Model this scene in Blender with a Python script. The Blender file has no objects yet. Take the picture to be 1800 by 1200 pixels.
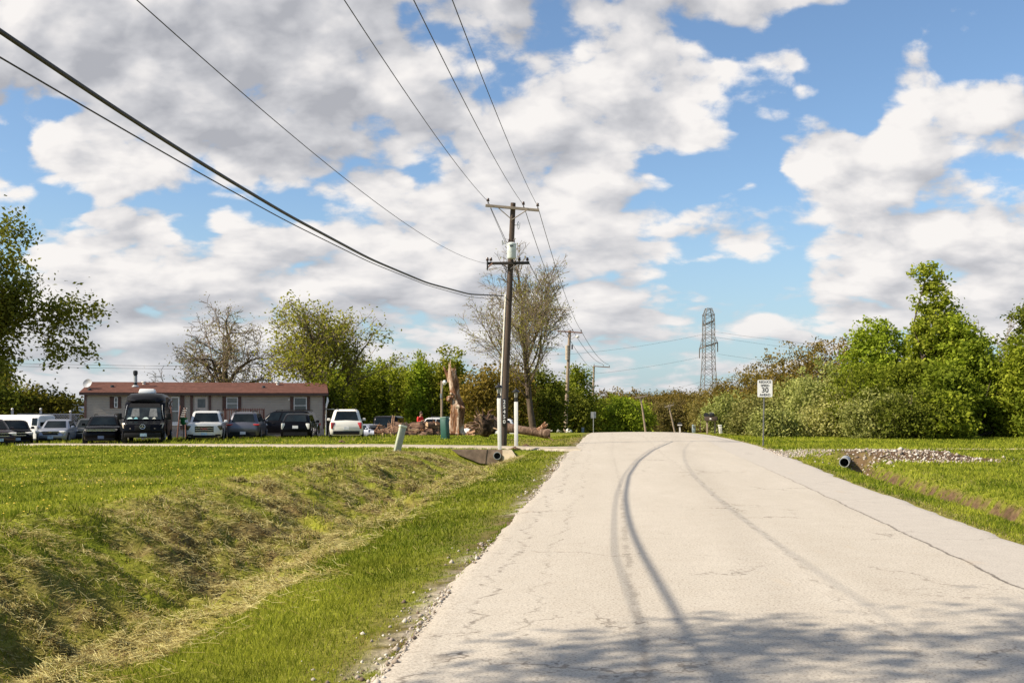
import bpy, bmesh, math, random
import numpy as np
from mathutils import Vector, Matrix

R = math.radians
scene = bpy.context.scene
COL = scene.collection

# ------------------------------------------------------------------ camera
F = 1800.0; HOR = 718.0; EYE = 1.6
cam_d = bpy.data.cameras.new("camera")
cam = bpy.data.objects.new("camera", cam_d); COL.objects.link(cam)
cam_d.sensor_width = 36.0; cam_d.lens = 36.0
cam_d.shift_y = (HOR - 600.0) / 1800.0
cam_d.clip_start = 0.05; cam_d.clip_end = 9000.0
cam.location = (0, 0, EYE); cam.rotation_euler = (R(90), 0, 0)
scene.camera = cam

# ------------------------------------------------------------------ light
SUN_EL = 38.3; SUN_AZ = -17.0          # azimuth: degrees ahead of due left (negative = behind the camera)
sd = Vector((-math.cos(R(SUN_AZ)) * math.cos(R(SUN_EL)), math.sin(R(SUN_AZ)) * math.cos(R(SUN_EL)), math.sin(R(SUN_EL))))
sun_d = bpy.data.lights.new("sun", 'SUN'); sun = bpy.data.objects.new("sun", sun_d); COL.objects.link(sun)
sun_d.energy = 5.0; sun_d.angle = R(0.53); sun_d.color = (1.0, 0.88, 0.70)
sun.rotation_euler = (-sd).to_track_quat('-Z', 'Y').to_euler()
sun.location = (-40, -10, 40)

scene.view_settings.view_transform = 'Standard'
scene.view_settings.look = 'None'
scene.view_settings.exposure = 0.70
scene.view_settings.gamma = 1.0
scene.view_settings.use_curve_mapping = False
scene.render.engine = 'CYCLES'
scene.cycles.max_bounces = 6
scene.cycles.diffuse_bounces = 3
scene.cycles.glossy_bounces = 3
scene.cycles.transmission_bounces = 4
scene.cycles.transparent_max_bounces = 8
scene.cycles.use_denoising = True

# ------------------------------------------------------------------ sky: Nishita blue with broken cumulus
world = bpy.data.worlds.new("World"); scene.world = world
world.use_nodes = True
NT = world.node_tree; NT.nodes.clear()
class G:
    """small helper to write node graphs"""
    def __init__(self, nt): self.nt = nt
    def n(self, typ, **kw):
        nd = self.nt.nodes.new(typ)
        for k, v in kw.items(): setattr(nd, k, v)
        return nd
    def put(self, sock, v):
        if isinstance(v, (int, float)): sock.default_value = v
        elif isinstance(v, (tuple, list)):
            sock.default_value = tuple(v) + ((1.0,) if len(v) == 3 and len(sock.default_value) == 4 else ())
        else: self.nt.links.new(v, sock)
    def m(self, op, a, b=0.0, c=0.0, clamp=False):
        nd = self.n('ShaderNodeMath', operation=op); nd.use_clamp = clamp
        self.put(nd.inputs[0], a); self.put(nd.inputs[1], b); self.put(nd.inputs[2], c)
        return nd.outputs[0]
    def vm(self, op, a, b=(0, 0, 0)):
        nd = self.n('ShaderNodeVectorMath', operation=op)
        self.put(nd.inputs[0], a); self.put(nd.inputs[1], b)
        return nd.outputs[0]
    def xyz(self, v):
        nd = self.n('ShaderNodeSeparateXYZ'); self.put(nd.inputs[0], v); return nd.outputs
    def comb(self, x, y, z):
        nd = self.n('ShaderNodeCombineXYZ')
        for i, q in enumerate((x, y, z)): self.put(nd.inputs[i], q)
        return nd.outputs[0]
    def noise(self, v, scale, detail=4, rough=0.5, dist=0.0, out=0):
        nd = self.n('ShaderNodeTexNoise')
        if v is not None: self.put(nd.inputs['Vector'], v)
        nd.inputs['Scale'].default_value = scale; nd.inputs['Detail'].default_value = detail
        nd.inputs['Roughness'].default_value = rough; nd.inputs['Distortion'].default_value = dist
        return nd.outputs[out]
    def rng(self, v, a, b, c=0.0, d=1.0, interp='LINEAR'):
        nd = self.n('ShaderNodeMapRange', interpolation_type=interp)
        nd.clamp = True
        self.put(nd.inputs[0], v)
        for i, q in enumerate((a, b, c, d)): self.put(nd.inputs[i + 1], q)
        return nd.outputs[0]
    def mix(self, f, a, b, blend='MIX'):
        nd = self.n('ShaderNodeMix', data_type='RGBA', blend_type=blend)
        self.put(nd.inputs[0], f); self.put(nd.inputs[6], a); self.put(nd.inputs[7], b)
        return nd.outputs[2]
    def ramp(self, f, stops, interp='LINEAR'):
        nd = self.n('ShaderNodeValToRGB'); cr = nd.color_ramp; cr.interpolation = interp
        while len(cr.elements) < len(stops): cr.elements.new(0.5)
        for e, (p, c) in zip(cr.elements, stops):
            e.position = p; e.color = tuple(c) + ((1.0,) if len(c) == 3 else ())
        self.put(nd.inputs[0], f); return nd.outputs[0]

def build_sky():
    g = G(NT)
    out = g.n('ShaderNodeOutputWorld'); bg = g.n('ShaderNodeBackground')
    sky = g.n('ShaderNodeTexSky', sky_type='NISHITA')
    sky.sun_disc = False; sky.sun_elevation = R(SUN_EL)
    sky.sun_rotation = math.atan2(sd.x, sd.y)
    sky.air_density = 1.0; sky.dust_density = 0.8; sky.ozone_density = 2.2
    tc = g.n('ShaderNodeTexCoord')
    d = g.xyz(tc.outputs['Generated'])
    yy = g.m('MAXIMUM', d[1], 0.08)
    u = g.m('DIVIDE', d[0], yy); v = g.m('DIVIDE', d[2], yy)
    front = g.rng(d[1], 0.10, 0.35)
    # cloud space: bearing across, and a height that crowds together toward the horizon
    vv = g.m('MULTIPLY', g.m('LOGARITHM', g.m('ADD', g.m('MAXIMUM', v, 0.0), 0.20), 2.718282), 0.80)
    p = g.comb(u, vv, g.m('MULTIPLY', d[1], 0.3))
    p0 = g.comb(u, vv, 0.0)
    # slow warp so that the large cloud masses get ragged outlines
    w = g.noise(p0, 5.0, 3, 0.55, 0.0, 1)
    ws = g.xyz(w)
    uu = g.m('ADD', g.m('ADD', u, 0.5), g.m('MULTIPLY', g.m('SUBTRACT', ws[0], 0.5), 0.085))
    row = g.m('MULTIPLY', g.m('SUBTRACT', HOR / F, v), F / 60.0)
    row = g.m('ADD', row, g.m('MULTIPLY', g.m('SUBTRACT', ws[1], 0.5), 1.5))
    row = g.m('MINIMUM', g.m('MAXIMUM', row, 0.0), 11.0)
    # coverage (c) and greyness (s) of the cloud deck, by elevation band and bearing:  x: c, s
    T = [
     {0:(1,.75),200:(1,.78),500:(1,.9),620:(1,.75),760:(1,.5),900:(1,.55),1100:(1,.62),1250:(1,.5),1440:(.9,.45),1500:(.3,.2),1580:(.55,.1),1680:(.55,.1),1740:(.2,0),1800:(.1,0)},
     {0:(1,.68),200:(1,.72),400:(1,.85),540:(1,.85),640:(1,.55),800:(1,.42),1000:(1,.5),1150:(1,.48),1260:(.85,.35),1330:(.6,.3),1390:(.2,0),1480:(0,0),1550:(.1,0),1630:(.62,0),1700:(.6,.1),1740:(.1,0),1800:(.25,.2)},
     {0:(1,.75),200:(1,.8),430:(1,.92),540:(1,.7),620:(1,.4),760:(1,.38),900:(1,.34),1050:(1,.35),1200:(1,.22),1330:(1,.08),1410:(.8,.05),1450:(.2,0),1510:(.15,0),1570:(.75,0),1640:(.85,.05),1700:(.2,.2),1750:(.25,.2),1800:(.3,.2)},
     {0:(1,.8),50:(.9,.6),95:(.35,.2),150:(.85,.1),230:(1,.45),320:(1,.75),430:(1,.85),560:(1,.65),680:(1,.42),800:(1,.48),950:(1,.5),1100:(1,.42),1190:(.95,.25),1260:(.65,.2),1310:(.3,.1),1370:(.45,.1),1440:(.3,.1),1500:(.15,.1),1570:(.75,.02),1680:(1,.08),1800:(.9,.1)},
     {0:(.15,0),45:(.5,0),90:(1,.0),200:(1,.12),300:(1,.5),400:(1,.9),520:(1,.92),620:(1,.65),700:(1,.4),760:(.95,.4),850:(1,.55),1000:(1,.6),1100:(1,.45),1190:(.95,.15),1265:(.55,.1),1320:(.15,0),1390:(.75,.05),1500:(1,.12),1620:(1,.1),1730:(.8,.1),1800:(.85,.1)},
     {0:(.85,.05),60:(.45,0),130:(.85,.05),220:(.9,.2),300:(.8,.2),350:(.55,.1),410:(1,.3),510:(1,.7),620:(1,.72),700:(.95,.55),760:(.55,.3),830:(1,.35),930:(1,.38),1020:(.9,.4),1110:(.5,.2),1160:(.25,.1),1230:(.05,0),1340:(.12,0),1400:(.9,.02),1500:(1,.12),1620:(1,.18),1710:(.65,.1),1760:(.35,.1),1800:(.35,.1)},
     {0:(.5,.05),50:(.5,.05),110:(.2,0),170:(.55,.1),280:(.6,.15),350:(.4,.1),430:(.15,0),530:(.25,0),600:(.65,.02),690:(.85,.2),800:(.9,.2),900:(.9,.1),980:(1,.0),1090:(1,.0),1150:(.55,.1),1200:(.12,0),1280:(.4,.1),1340:(.12,0),1400:(.65,0),1470:(1,.0),1580:(1,.15),1700:(1,.18),1800:(.9,.15)},
     {0:(.3,0),80:(.7,.05),150:(1,.02),260:(1,.05),340:(.5,.05),400:(1,.0),520:(1,.1),620:(1,.02),720:(1,.12),800:(.85,.22),880:(.95,.1),1000:(1,.12),1080:(1,.25),1150:(.75,.1),1220:(.9,.08),1320:(.85,.08),1390:(.55,.1),1470:(.8,.15),1560:(.9,.18),1660:(1,.1),1800:(.95,.12)},
     {0:(.8,.2),150:(.85,.2),240:(1,.12),340:(1,.08),420:(1,.04),540:(1,.2),640:(1,.25),740:(1,.12),820:(.85,.25),920:(1,.1),1020:(1,.35),1110:(.9,.4),1170:(.5,.3),1220:(.12,0),1320:(.0,0),1390:(.3,0),1440:(.85,.0),1540:(1,.04),1640:(1,.22),1740:(1,.35),1800:(1,.35)},
     {0:(.85,.45),180:(.9,.3),300:(.8,.65),400:(.9,.45),500:(.95,.4),620:(.85,.6),720:(.85,.65),820:(.9,.4),920:(.95,.25),1020:(.9,.55),1110:(.85,.4),1190:(.6,.25),1290:(.7,.25),1400:(.7,.2),1500:(.85,.3),1650:(.9,.3),1800:(.9,.3)},
     {0:(.7,.5),150:(.7,.55),300:(.75,.5),450:(.7,.45),560:(.65,.6),700:(.5,.5),800:(.55,.4),950:(.55,.4),1060:(.55,.35),1150:(.4,.3),1300:(.45,.3),1450:(.5,.3),1800:(.5,.3)},
     {0:(.6,.5),300:(.6,.45),700:(.5,.45),1000:(.45,.4),1200:(.5,.35),1800:(.5,.35)},
    ]
    BOOST = (0, 0, 0, 0, .0, .02, .08, .04, .07, .13, .22, .25)
    cov = None
    for i, r in enumerate(T):
        c = g.ramp(uu, [(k / 1800.0, (min(1.0, a + BOOST[i] * (a > 0.2)), b, 0.0)) for k, (a, b) in sorted(r.items())], 'EASE')
        hat = g.m('SUBTRACT', 1.0, g.m('ABSOLUTE', g.m('SUBTRACT', row, float(i))), clamp=True)
        q = g.vm('SCALE', c); q.node.inputs[3].default_value = 1.0
        NT.links.new(hat, q.node.inputs[3])
        cov = q if cov is None else g.vm('ADD', cov, q)
    cs = g.xyz(cov)
    # cloud detail
    def billow(q, det, vd):
        a = g.noise(q, 9.5, det, 0.60, 0.15)
        wq = g.vm('ADD', q, g.vm('SCALE', g.noise(q, 24.0, 1, 0.5, 0, 1))); wq.node.inputs[1].links[0].from_node.inputs[3].default_value = 0.045
        vo = g.n('ShaderNodeTexVoronoi', feature='F1'); g.put(vo.inputs['Vector'], wq)
        vo.inputs['Scale'].default_value = 14.0; vo.inputs['Detail'].default_value = vd; vo.inputs['Roughness'].default_value = 0.5
        return g.m('ADD', g.m('MULTIPLY', a, 0.80), g.m('MULTIPLY', g.m('SUBTRACT', 0.82, vo.outputs['Distance']), 0.30))
    n1 = billow(p, 9, 1.0)
    n2 = billow(g.vm('ADD', p, (-0.026, 0.046, 0.0)), 4, 0.0)
    far = g.noise(tc.outputs['Generated'], 2.2, 8, 0.58, 0.3)
    cover = g.m('ADD', g.m('MULTIPLY', cs[0], front), g.m('MULTIPLY', g.m('SUBTRACT', 1.0, front), 0.38))
    dens = g.m('ADD', cover, g.m('MULTIPLY', g.m('SUBTRACT', n1, 0.40), 2.3))
    dens = g.m('ADD', dens, g.m('MULTIPLY', g.m('MULTIPLY', g.m('SUBTRACT', far, 0.5), 2.0), g.m('SUBTRACT', 1.0, front)))
    alpha = g.rng(dens, 0.53, 0.84, 0.0, 1.0, 'SMOOTHSTEP')
    relief = g.m('SUBTRACT', n1, n2)
    grey = g.m('MULTIPLY', cs[1], front)
    grey = g.m('ADD', grey, g.m('MULTIPLY', g.m('SUBTRACT', 1.0, front), 0.35))
    thick = g.rng(dens, 0.8, 1.6, 0.0, 0.10)
    gv = g.m('ADD', g.m('ADD', g.m('MULTIPLY', grey, 0.62), thick), g.m('MULTIPLY', relief, -2.3), clamp=False)
    gv = g.m('MINIMUM', g.m('MAXIMUM', gv, 0.0), 1.0)
    cloud = g.ramp(gv, [(0.0, (0.585, 0.565, 0.550)), (0.25, (0.51, 0.497, 0.495)), (0.6, (0.382, 0.383, 0.400)), (1.0, (0.272, 0.278, 0.302))])
    # the sky colour: Nishita scaled down
    blue = g.vm('SCALE', sky.outputs[0]); blue.node.inputs[3].default_value = SKYK
    blue = g.mix(1.0, blue, (0.98, 1.07, 1.13), 'MULTIPLY')
    # pale air near the horizon
    low = g.rng(d[2], 0.0, 0.20, 0.74, 0.0)
    skyc = g.mix(low, blue, (0.265, 0.365, 0.43))
    cl2 = g.mix(g.rng(d[2], 0.0, 0.10, 0.5, 0.0), cloud, (0.375, 0.395, 0.415))
    fin = g.mix(alpha, skyc, cl2)
    g.put(bg.inputs['Color'], fin); bg.inputs['Strength'].default_value = 1.0
    NT.links.new(bg.outputs[0], out.inputs[0])
SKYK = 0.088
build_sky()
world.cycles.sampling_method = 'MANUAL'; world.cycles.sample_map_resolution = 512

# ------------------------------------------------------------------ helpers: objects
def tag(o, label=None, cat=None, group=None, kind=None):
    if label: o["label"] = label
    if cat: o["category"] = cat
    if group: o["group"] = group
    if kind: o["kind"] = kind
    return o

def empty(name, loc=(0, 0, 0), rz=0.0, label=None, cat=None, group=None):
    o = bpy.data.objects.new(name, None); COL.objects.link(o)
    o.location = loc; o.rotation_euler = (0, 0, rz); o.empty_display_size = 0.2
    return tag(o, label, cat, group)

def copy_tree(o, parent=None):
    c = o.copy(); COL.objects.link(c)
    if parent: c.parent = parent
    for ch in list(o.children): copy_tree(ch, c)
    return c

def np_mesh(name, V, quads=None, tris=None, mat=None, parent=None, smooth=False, sharp=None, colors=None, uv=None, mat2=None, split=0):
    """fast mesh object from numpy arrays"""
    V = np.asarray(V, np.float32).reshape(-1, 3)
    loops = []; starts = []; n = 0
    if tris is not None and len(tris):
        t = np.asarray(tris, np.int32).reshape(-1, 3); loops.append(t.ravel()); starts.append(np.arange(len(t)) * 3); n = t.size
    if quads is not None and len(quads):
        q = np.asarray(quads, np.int32).reshape(-1, 4); loops.append(q.ravel()); starts.append(n + np.arange(len(q)) * 4)
    L = np.concatenate(loops); S = np.concatenate(starts).astype(np.int32)
    me = bpy.data.meshes.new(name)
    me.vertices.add(len(V)); me.vertices.foreach_set("co", V.ravel())
    me.loops.add(len(L)); me.loops.foreach_set("vertex_index", L)
    me.polygons.add(len(S)); me.polygons.foreach_set("loop_start", S)
    if smooth: me.polygons.foreach_set("use_smooth", np.ones(len(S), bool))
    me.update(calc_edges=True)
    if uv is not None:
        ul = me.uv_layers.new(name="UVMap"); ul.data.foreach_set("uv", np.asarray(uv, np.float32)[L].ravel())
    if colors is not None:
        ca = me.color_attributes.new("tone", 'FLOAT_COLOR', 'POINT')
        ca.data.foreach_set("color", np.asarray(colors, np.float32).ravel())
    me.validate()
    if sharp: me.set_sharp_from_angle(angle=R(sharp))
    o = bpy.data.objects.new(name, me); COL.objects.link(o)
    if mat: me.materials.append(mat)
    if mat2:      # faces from index «split» on take the second material
        me.materials.append(mat2); mi = np.zeros(len(S), np.int32); mi[split:] = 1; me.polygons.foreach_set('material_index', mi)
    if parent: o.parent = parent
    return o

class MB:
    """collects simple shapes, then links them as ONE mesh object"""
    def __init__(self): self.v = []; self.f = []
    def add(self, vs, fs):
        k = len(self.v); self.v += [tuple(map(float, q)) for q in vs]; self.f += [tuple(i + k for i in q) for q in fs]; return self
    def box(self, c, s, rz=0.0, rx=0.0, ry=0.0, taper=1.0):
        M = Matrix.Translation(c) @ Matrix.Rotation(rz, 4, 'Z') @ Matrix.Rotation(ry, 4, 'Y') @ Matrix.Rotation(rx, 4, 'X')
        vs = []
        for z in (-.5, .5):
            t = 1.0 if z < 0 else taper
            for x, y in ((-.5, -.5), (.5, -.5), (.5, .5), (-.5, .5)): vs.append(M @ Vector((x * s[0] * t, y * s[1] * t, z * s[2])))
        return self.add(vs, [(3, 2, 1, 0), (4, 5, 6, 7), (0, 1, 5, 4), (1, 2, 6, 5), (2, 3, 7, 6), (3, 0, 4, 7)])
    def quad(self, a, b, c, d, th=0.0, n=None):
        if th <= 0: return self.add([a, b, c, d], [(0, 1, 2, 3)])
        a, b, c, d = map(Vector, (a, b, c, d)); nn = Vector(n) if n else (b - a).cross(d - a).normalized()
        k = nn * th
        return self.add([a, b, c, d, a + k, b + k, c + k, d + k], [(3, 2, 1, 0), (4, 5, 6, 7), (0, 1, 5, 4), (1, 2, 6, 5), (2, 3, 7, 6), (3, 0, 4, 7)])
    def tube(self, pts, rad, n=8, cap=True):
        pts = [Vector(p) for p in pts]
        rads = rad if isinstance(rad, (list, tuple)) else [rad] * len(pts)
        rings = []; up = None
        for i, p in enumerate(pts):
            t = (pts[min(i + 1, len(pts) - 1)] - pts[max(i - 1, 0)]).normalized()
            if up is None: up = t.orthogonal().normalized()
            else: up = (up - t * up.dot(t)).normalized()
            s = t.cross(up)
            rings.append([p + (up * math.cos(2 * math.pi * k / n) + s * math.sin(2 * math.pi * k / n)) * rads[i] for k in range(n)])
        return self.loft(rings, cap)
    def loft(self, rings, cap=True, closed=True):
        n = len(rings[0]); vs = [q for r in rings for q in r]; fs = []
        for i in range(len(rings) - 1):
            for k in range(n if closed else n - 1):
                a = i * n + k; b = i * n + (k + 1) % n
                fs.append((a, b, b + n, a + n))
        if cap:
            fs.append(tuple(range(n - 1, -1, -1))); m = (len(rings) - 1) * n; fs.append(tuple(range(m, m + n)))
        return self.add(vs, fs)
    def lathe(self, prof, n=16, c=(0, 0, 0), axis='Z'):
        rings = []
        for r, z in prof:
            ring = []
            for k in range(n):
                a = 2 * math.pi * k / n; q = (r * math.cos(a), r * math.sin(a), z)
                if axis == 'Y': q = (q[0], q[2], -q[1])
                elif axis == 'X': q = (q[2], q[0], q[1])
                ring.append(Vector(q) + Vector(c))
            rings.append(ring)
        return self.loft(rings)
    def ball(self, c, r, n=10, sq=(1, 1, 1)):
        prof = [(math.cos(t) * r, math.sin(t) * r) for t in [(-.5 + j / n) * math.pi for j in range(n + 1)]]
        prof[0] = (1e-4, -r); prof[-1] = (1e-4, r)
        k = len(self.v); self.lathe(prof, n + 4)
        for i in range(k, len(self.v)):
            q = self.v[i]; self.v[i] = (q[0] * sq[0] + c[0], q[1] * sq[1] + c[1], q[2] * sq[2] + c[2])
        return self
    def build(self, name, mat, parent=None, smooth=True, sharp=35, bevel=0.0, seg=2, loc=None):
        me = bpy.data.meshes.new(name); me.from_pydata(self.v, [], self.f)
        bm = bmesh.new(); bm.from_mesh(me)
        bmesh.ops.recalc_face_normals(bm, faces=bm.faces)
        if bevel > 0:
            es = [e for e in bm.edges if len(e.link_faces) == 2 and e.calc_face_angle(0) > R(30)]
            bmesh.ops.bevel(bm, geom=es, offset=bevel, segments=seg, affect='EDGES', profile=0.5, clamp_overlap=True)
        bm.to_mesh(me); bm.free()
        if smooth:
            me.polygons.foreach_set("use_smooth", np.ones(len(me.polygons), bool)); me.update()
            me.set_sharp_from_angle(angle=R(sharp))
        o = bpy.data.objects.new(name, me); COL.objects.link(o)
        if mat: me.materials.append(mat)
        if parent: o.parent = parent
        if loc is not None: o.location = loc
        return o

def text_obj(name, body, size, mat, parent, M, extrude=0.002, align='CENTER', width=1.0, line=1.0):
    cu = bpy.data.curves.new(name, 'FONT'); cu.body = body; cu.size = size; cu.extrude = extrude
    cu.align_x = align; cu.align_y = 'CENTER'; cu.space_line = line; cu.offset = size * 0.012
    t = bpy.data.objects.new(name, cu); COL.objects.link(t)
    bpy.context.view_layer.update()
    me = bpy.data.meshes.new_from_object(t.evaluated_get(bpy.context.evaluated_depsgraph_get()))
    bpy.data.objects.remove(t); bpy.data.curves.remove(cu)
    me.transform(Matrix.Diagonal((width, 1, 1, 1))); me.materials.clear(); me.materials.append(mat)
    o = bpy.data.objects.new(name, me); COL.objects.link(o)
    o.parent = parent; o.matrix_local = M
    return o

# ------------------------------------------------------------------ helpers: materials
def new_mat(name):
    m = bpy.data.materials.new(name); m.use_nodes = True
    nt = m.node_tree; nt.nodes.clear(); g = G(nt)
    out = g.n('ShaderNodeOutputMaterial'); b = g.n('ShaderNodeBsdfPrincipled')
    nt.links.new(b.outputs[0], out.inputs[0])
    return m, g, b, out

def bump(g, b, h, strength=0.3, dist=0.02):
    nd = g.n('ShaderNodeBump'); nd.inputs['Strength'].default_value = strength; nd.inputs['Distance'].default_value = dist
    g.put(nd.inputs['Height'], h); g.nt.links.new(nd.outputs[0], b.inputs['Normal'])

def mat(name, col, rough=0.6, metal=0.0, var=0.18, scale=6.0, spec=0.5, coat=0.0, bumpk=0.0, col2=None, stretch=(1, 1, 1)):
    m, g, b, out = new_mat(name)
    tc = g.n('ShaderNodeTexCoord')
    v = g.vm('MULTIPLY', tc.outputs['Object'], stretch)
    n = g.noise(v, scale, 5, 0.6)
    c2 = col2 if col2 else tuple(q * (1 - var * 1.6) for q in col)
    c1 = col if col2 else tuple(min(1, q * (1 + var)) for q in col)
    g.put(b.inputs['Base Color'], g.mix(g.rng(n, 0.3, 0.7), c2, c1))
    b.inputs['Roughness'].default_value = rough; b.inputs['Metallic'].default_value = metal
    b.inputs['Specular IOR Level'].default_value = spec; b.inputs['Coat Weight'].default_value = coat
    if bumpk: bump(g, b, n, bumpk, 0.03)
    return m

def leaf_mat(name, c_dark, c_light, trans=0.35, patch=0.5):
    m, g, b, out = new_mat(name); nt = g.nt
    nt.nodes.remove(b)
    geo = g.n('ShaderNodeNewGeometry'); tc = g.n('ShaderNodeTexCoord')
    n = g.noise(tc.outputs['Object'], patch, 3, 0.6)
    f = g.m('ADD', g.m('MULTIPLY', geo.outputs['Random Per Island'], 0.55), g.m('MULTIPLY', g.rng(n, 0.3, 0.7), 0.45))
    oi = g.n('ShaderNodeObjectInfo')
    c = g.mix(f, c_dark, c_light)
    hs = g.n('ShaderNodeHueSaturation')
    g.put(hs.inputs['Hue'], g.rng(oi.outputs['Random'], 0, 1, 0.485, 0.515)); g.put(hs.inputs['Value'], g.rng(oi.outputs['Random'], 0, 1, 0.80, 1.28))
    g.put(hs.inputs['Color'], c)
    d = g.n('ShaderNodeBsdfDiffuse'); t = g.n('ShaderNodeBsdfTranslucent'); mx = g.n('ShaderNodeMixShader')
    g.put(d.inputs[0], hs.outputs[0]); g.put(t.inputs[0], g.mix(1.0, hs.outputs[0], (1.05, 1.15, 0.6), 'MULTIPLY'))
    mx.inputs[0].default_value = trans
    nt.links.new(d.outputs[0], mx.inputs[1]); nt.links.new(t.outputs[0], mx.inputs[2])
    nt.links.new(mx.outputs[0], out.inputs[0])
    return m

# ------------------------------------------------------------------ helpers: numpy noise
def _hash(ix, iy, seed):
    h = (ix.astype(np.int64) * 374761393 + iy.astype(np.int64) * 668265263 + seed * 2147483647) & 0xFFFFFFFF
    h = ((h ^ (h >> 13)) * 1274126177) & 0xFFFFFFFF
    return ((h ^ (h >> 16)) & 0xFFFF) / 65535.0

def vnoise(x, y, seed=0):
    x = np.asarray(x, float); y = np.asarray(y, float)
    ix = np.floor(x); iy = np.floor(y); fx = x - ix; fy = y - iy
    fx = fx * fx * (3 - 2 * fx); fy = fy * fy * (3 - 2 * fy)
    a = _hash(ix, iy, seed); b = _hash(ix + 1, iy, seed); c = _hash(ix, iy + 1, seed); d = _hash(ix + 1, iy + 1, seed)
    return (a * (1 - fx) + b * fx) * (1 - fy) + (c * (1 - fx) + d * fx) * fy

def fbm(x, y, octv=4, seed=0, gain=0.5):
    s = 0.0; a = 1.0; t = 0.0
    for i in range(octv):
        s = s + a * vnoise(np.asarray(x) * 2 ** i + 17.3 * i, np.asarray(y) * 2 ** i - 9.1 * i, seed + i); t += a; a *= gain
    return s / t

def sstep(a, b, x):
    t = np.clip((np.asarray(x, float) - a) / (b - a), 0, 1); return t * t * (3 - 2 * t)

# ------------------------------------------------------------------ the lie of the land
LE = np.array([(-60, -7.4), (-20, -3.4), (0, -1.45), (6, -.85), (9.2, -.60), (15.3, 0), (22, .65), (36.5, 1.92), (50, 3.3), (65, 4.7), (80, 6.2), (90, 8), (110, 13), (140, 23), (180, 38), (260, 70)], float)
RE = np.array([(-60, -1.0), (-20, 3.0), (0, 4.9), (6, 5.42), (12.15, 6.05), (17.6, 6.83), (22.3, 7.4), (32.4, 9.0), (44, 10.66), (55, 11.7), (66, 12.6), (80, 13.6), (90, 15.2), (110, 20), (140, 30), (180, 45), (260, 77)], float)
def xl(y): return np.interp(y, LE[:, 0], LE[:, 1])
def xr(y): return np.interp(y, RE[:, 0], RE[:, 1])
KZ = 0.000315
def crest(y):
    y = np.asarray(y, float); s = np.clip(y - 50, 0, 75); z = -KZ * s * s
    return z - 1.4 * sstep(120, 190, y)

def drive_left(x):   # centre line y of the left driveway at x, and its half width
    return 40.4 + np.clip(2.0 - x, 0, 60) * 0.70 - 3.0 * sstep(0, 12, 2 - x)

def land(x, y, rough=True):
    x = np.asarray(x, float); y = np.asarray(y, float)
    z = crest(y)
    l = xl(y); r = xr(y)
    ol = l - x; orr = x - r            # metres outside the left / right road edge
    near = 1 - sstep(39.66, 39.86, y)    # the left ditch ends at the driveway culvert
    depth = np.interp(y, [-20, 0, 9.5, 12, 15, 18, 24, 30, 38], [1.55, 1.45, 1.25, 1.08, .94, .82, .66, .60, .60])
    bo = np.interp(y, [0, 11, 15, 24, 30, 38], [4.0, 3.9, 3.6, 3.5, 3.25, 3.05]); oq = ol * 3.1 / bo
    prof = np.interp(oq, [-.4, 0, .5, 1.3, 2.0, 2.7, 3.1, 3.55, 4.3, 5.0, 5.6], [0, .01, .03, .12, .42, .90, 1.0, .93, .46, .12, 0.0])
    z = z - depth * prof * near
    # beyond the driveway a shallow swale
    far = sstep(43.5, 46.5, y) * (1 - sstep(60, 75, y))
    z = z - 0.22 * far * np.interp(ol, [0, .6, 2, 3.5, 6], [0, .1, 1, .8, 0])
    # land falls gently away to the left
    z = z - 0.02 * np.clip(-x - 6, 0, 60) * sstep(10, 40, y)
    z = z - 0.55 * sstep(61, 70, y) * sstep(-1, -4, x) * sstep(-15.5, -12.5, x)
    # right hand ditch, between the near edge and the gravel drive
    nr = 1 - sstep(31.5, 33.0, y)
    pr = np.interp(orr, [0, .8, 1.3, 1.65, 1.95, 2.15, 2.5], [0.0, .12, .75, 1.0, .95, .30, 0.0])
    z = z - 0.42 * pr * nr * sstep(-10, 5, y)
    # earth mound over the culvert pipe
    z = z + 0.24 * sstep(1.0, .45, np.hypot((x - 12.2) / 3.2, (y - 33.6) / 2.5)) * sstep(.2, 1.2, orr)
    # under the road sheet
    inside = np.minimum(-ol, -orr)
    z = np.where(inside > 0, z - 0.05 * sstep(0.0, 0.25, inside), z - 0.012)
    if rough:
        out = sstep(0.0, 0.5, np.maximum(ol, orr))
        bank = np.interp(ol, [1.6, 2.4, 4.5, 6.8, 8], [0, 1, 1, .7, 0]) * near
        z = z + out * (fbm(x * .9, y * .9, 4, 3) - .5) * .05
        ra = .94 * x - .34 * y; rb = .34 * x + .94 * y
        z = z + bank * (1 - .75 * sstep(31, 37, y)) * ((fbm(ra * .7, rb * 2.0, 4, 11, .55) - .5) * .80 + (fbm(ra * 2.6, rb * 5, 3, 21, .6) - .5) * .36)
        rt = np.interp(orr, [.9, 1.3, 2.2, 2.7], [0, 1, 1, 0]) * nr
        z = z + rt * (fbm(x * 5, y * 5, 3, 31) - .5) * .10
    return z

def gz(x, y): return float(land(np.array([x]), np.array([y]))[0])
def X(px, d): return (px - 900.0) / F * d
def Z(py, d): return EYE + (HOR - py) / F * d

# ================================================================== GROUND, ROAD, DRIVES
rng = np.random.default_rng(7)

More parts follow.
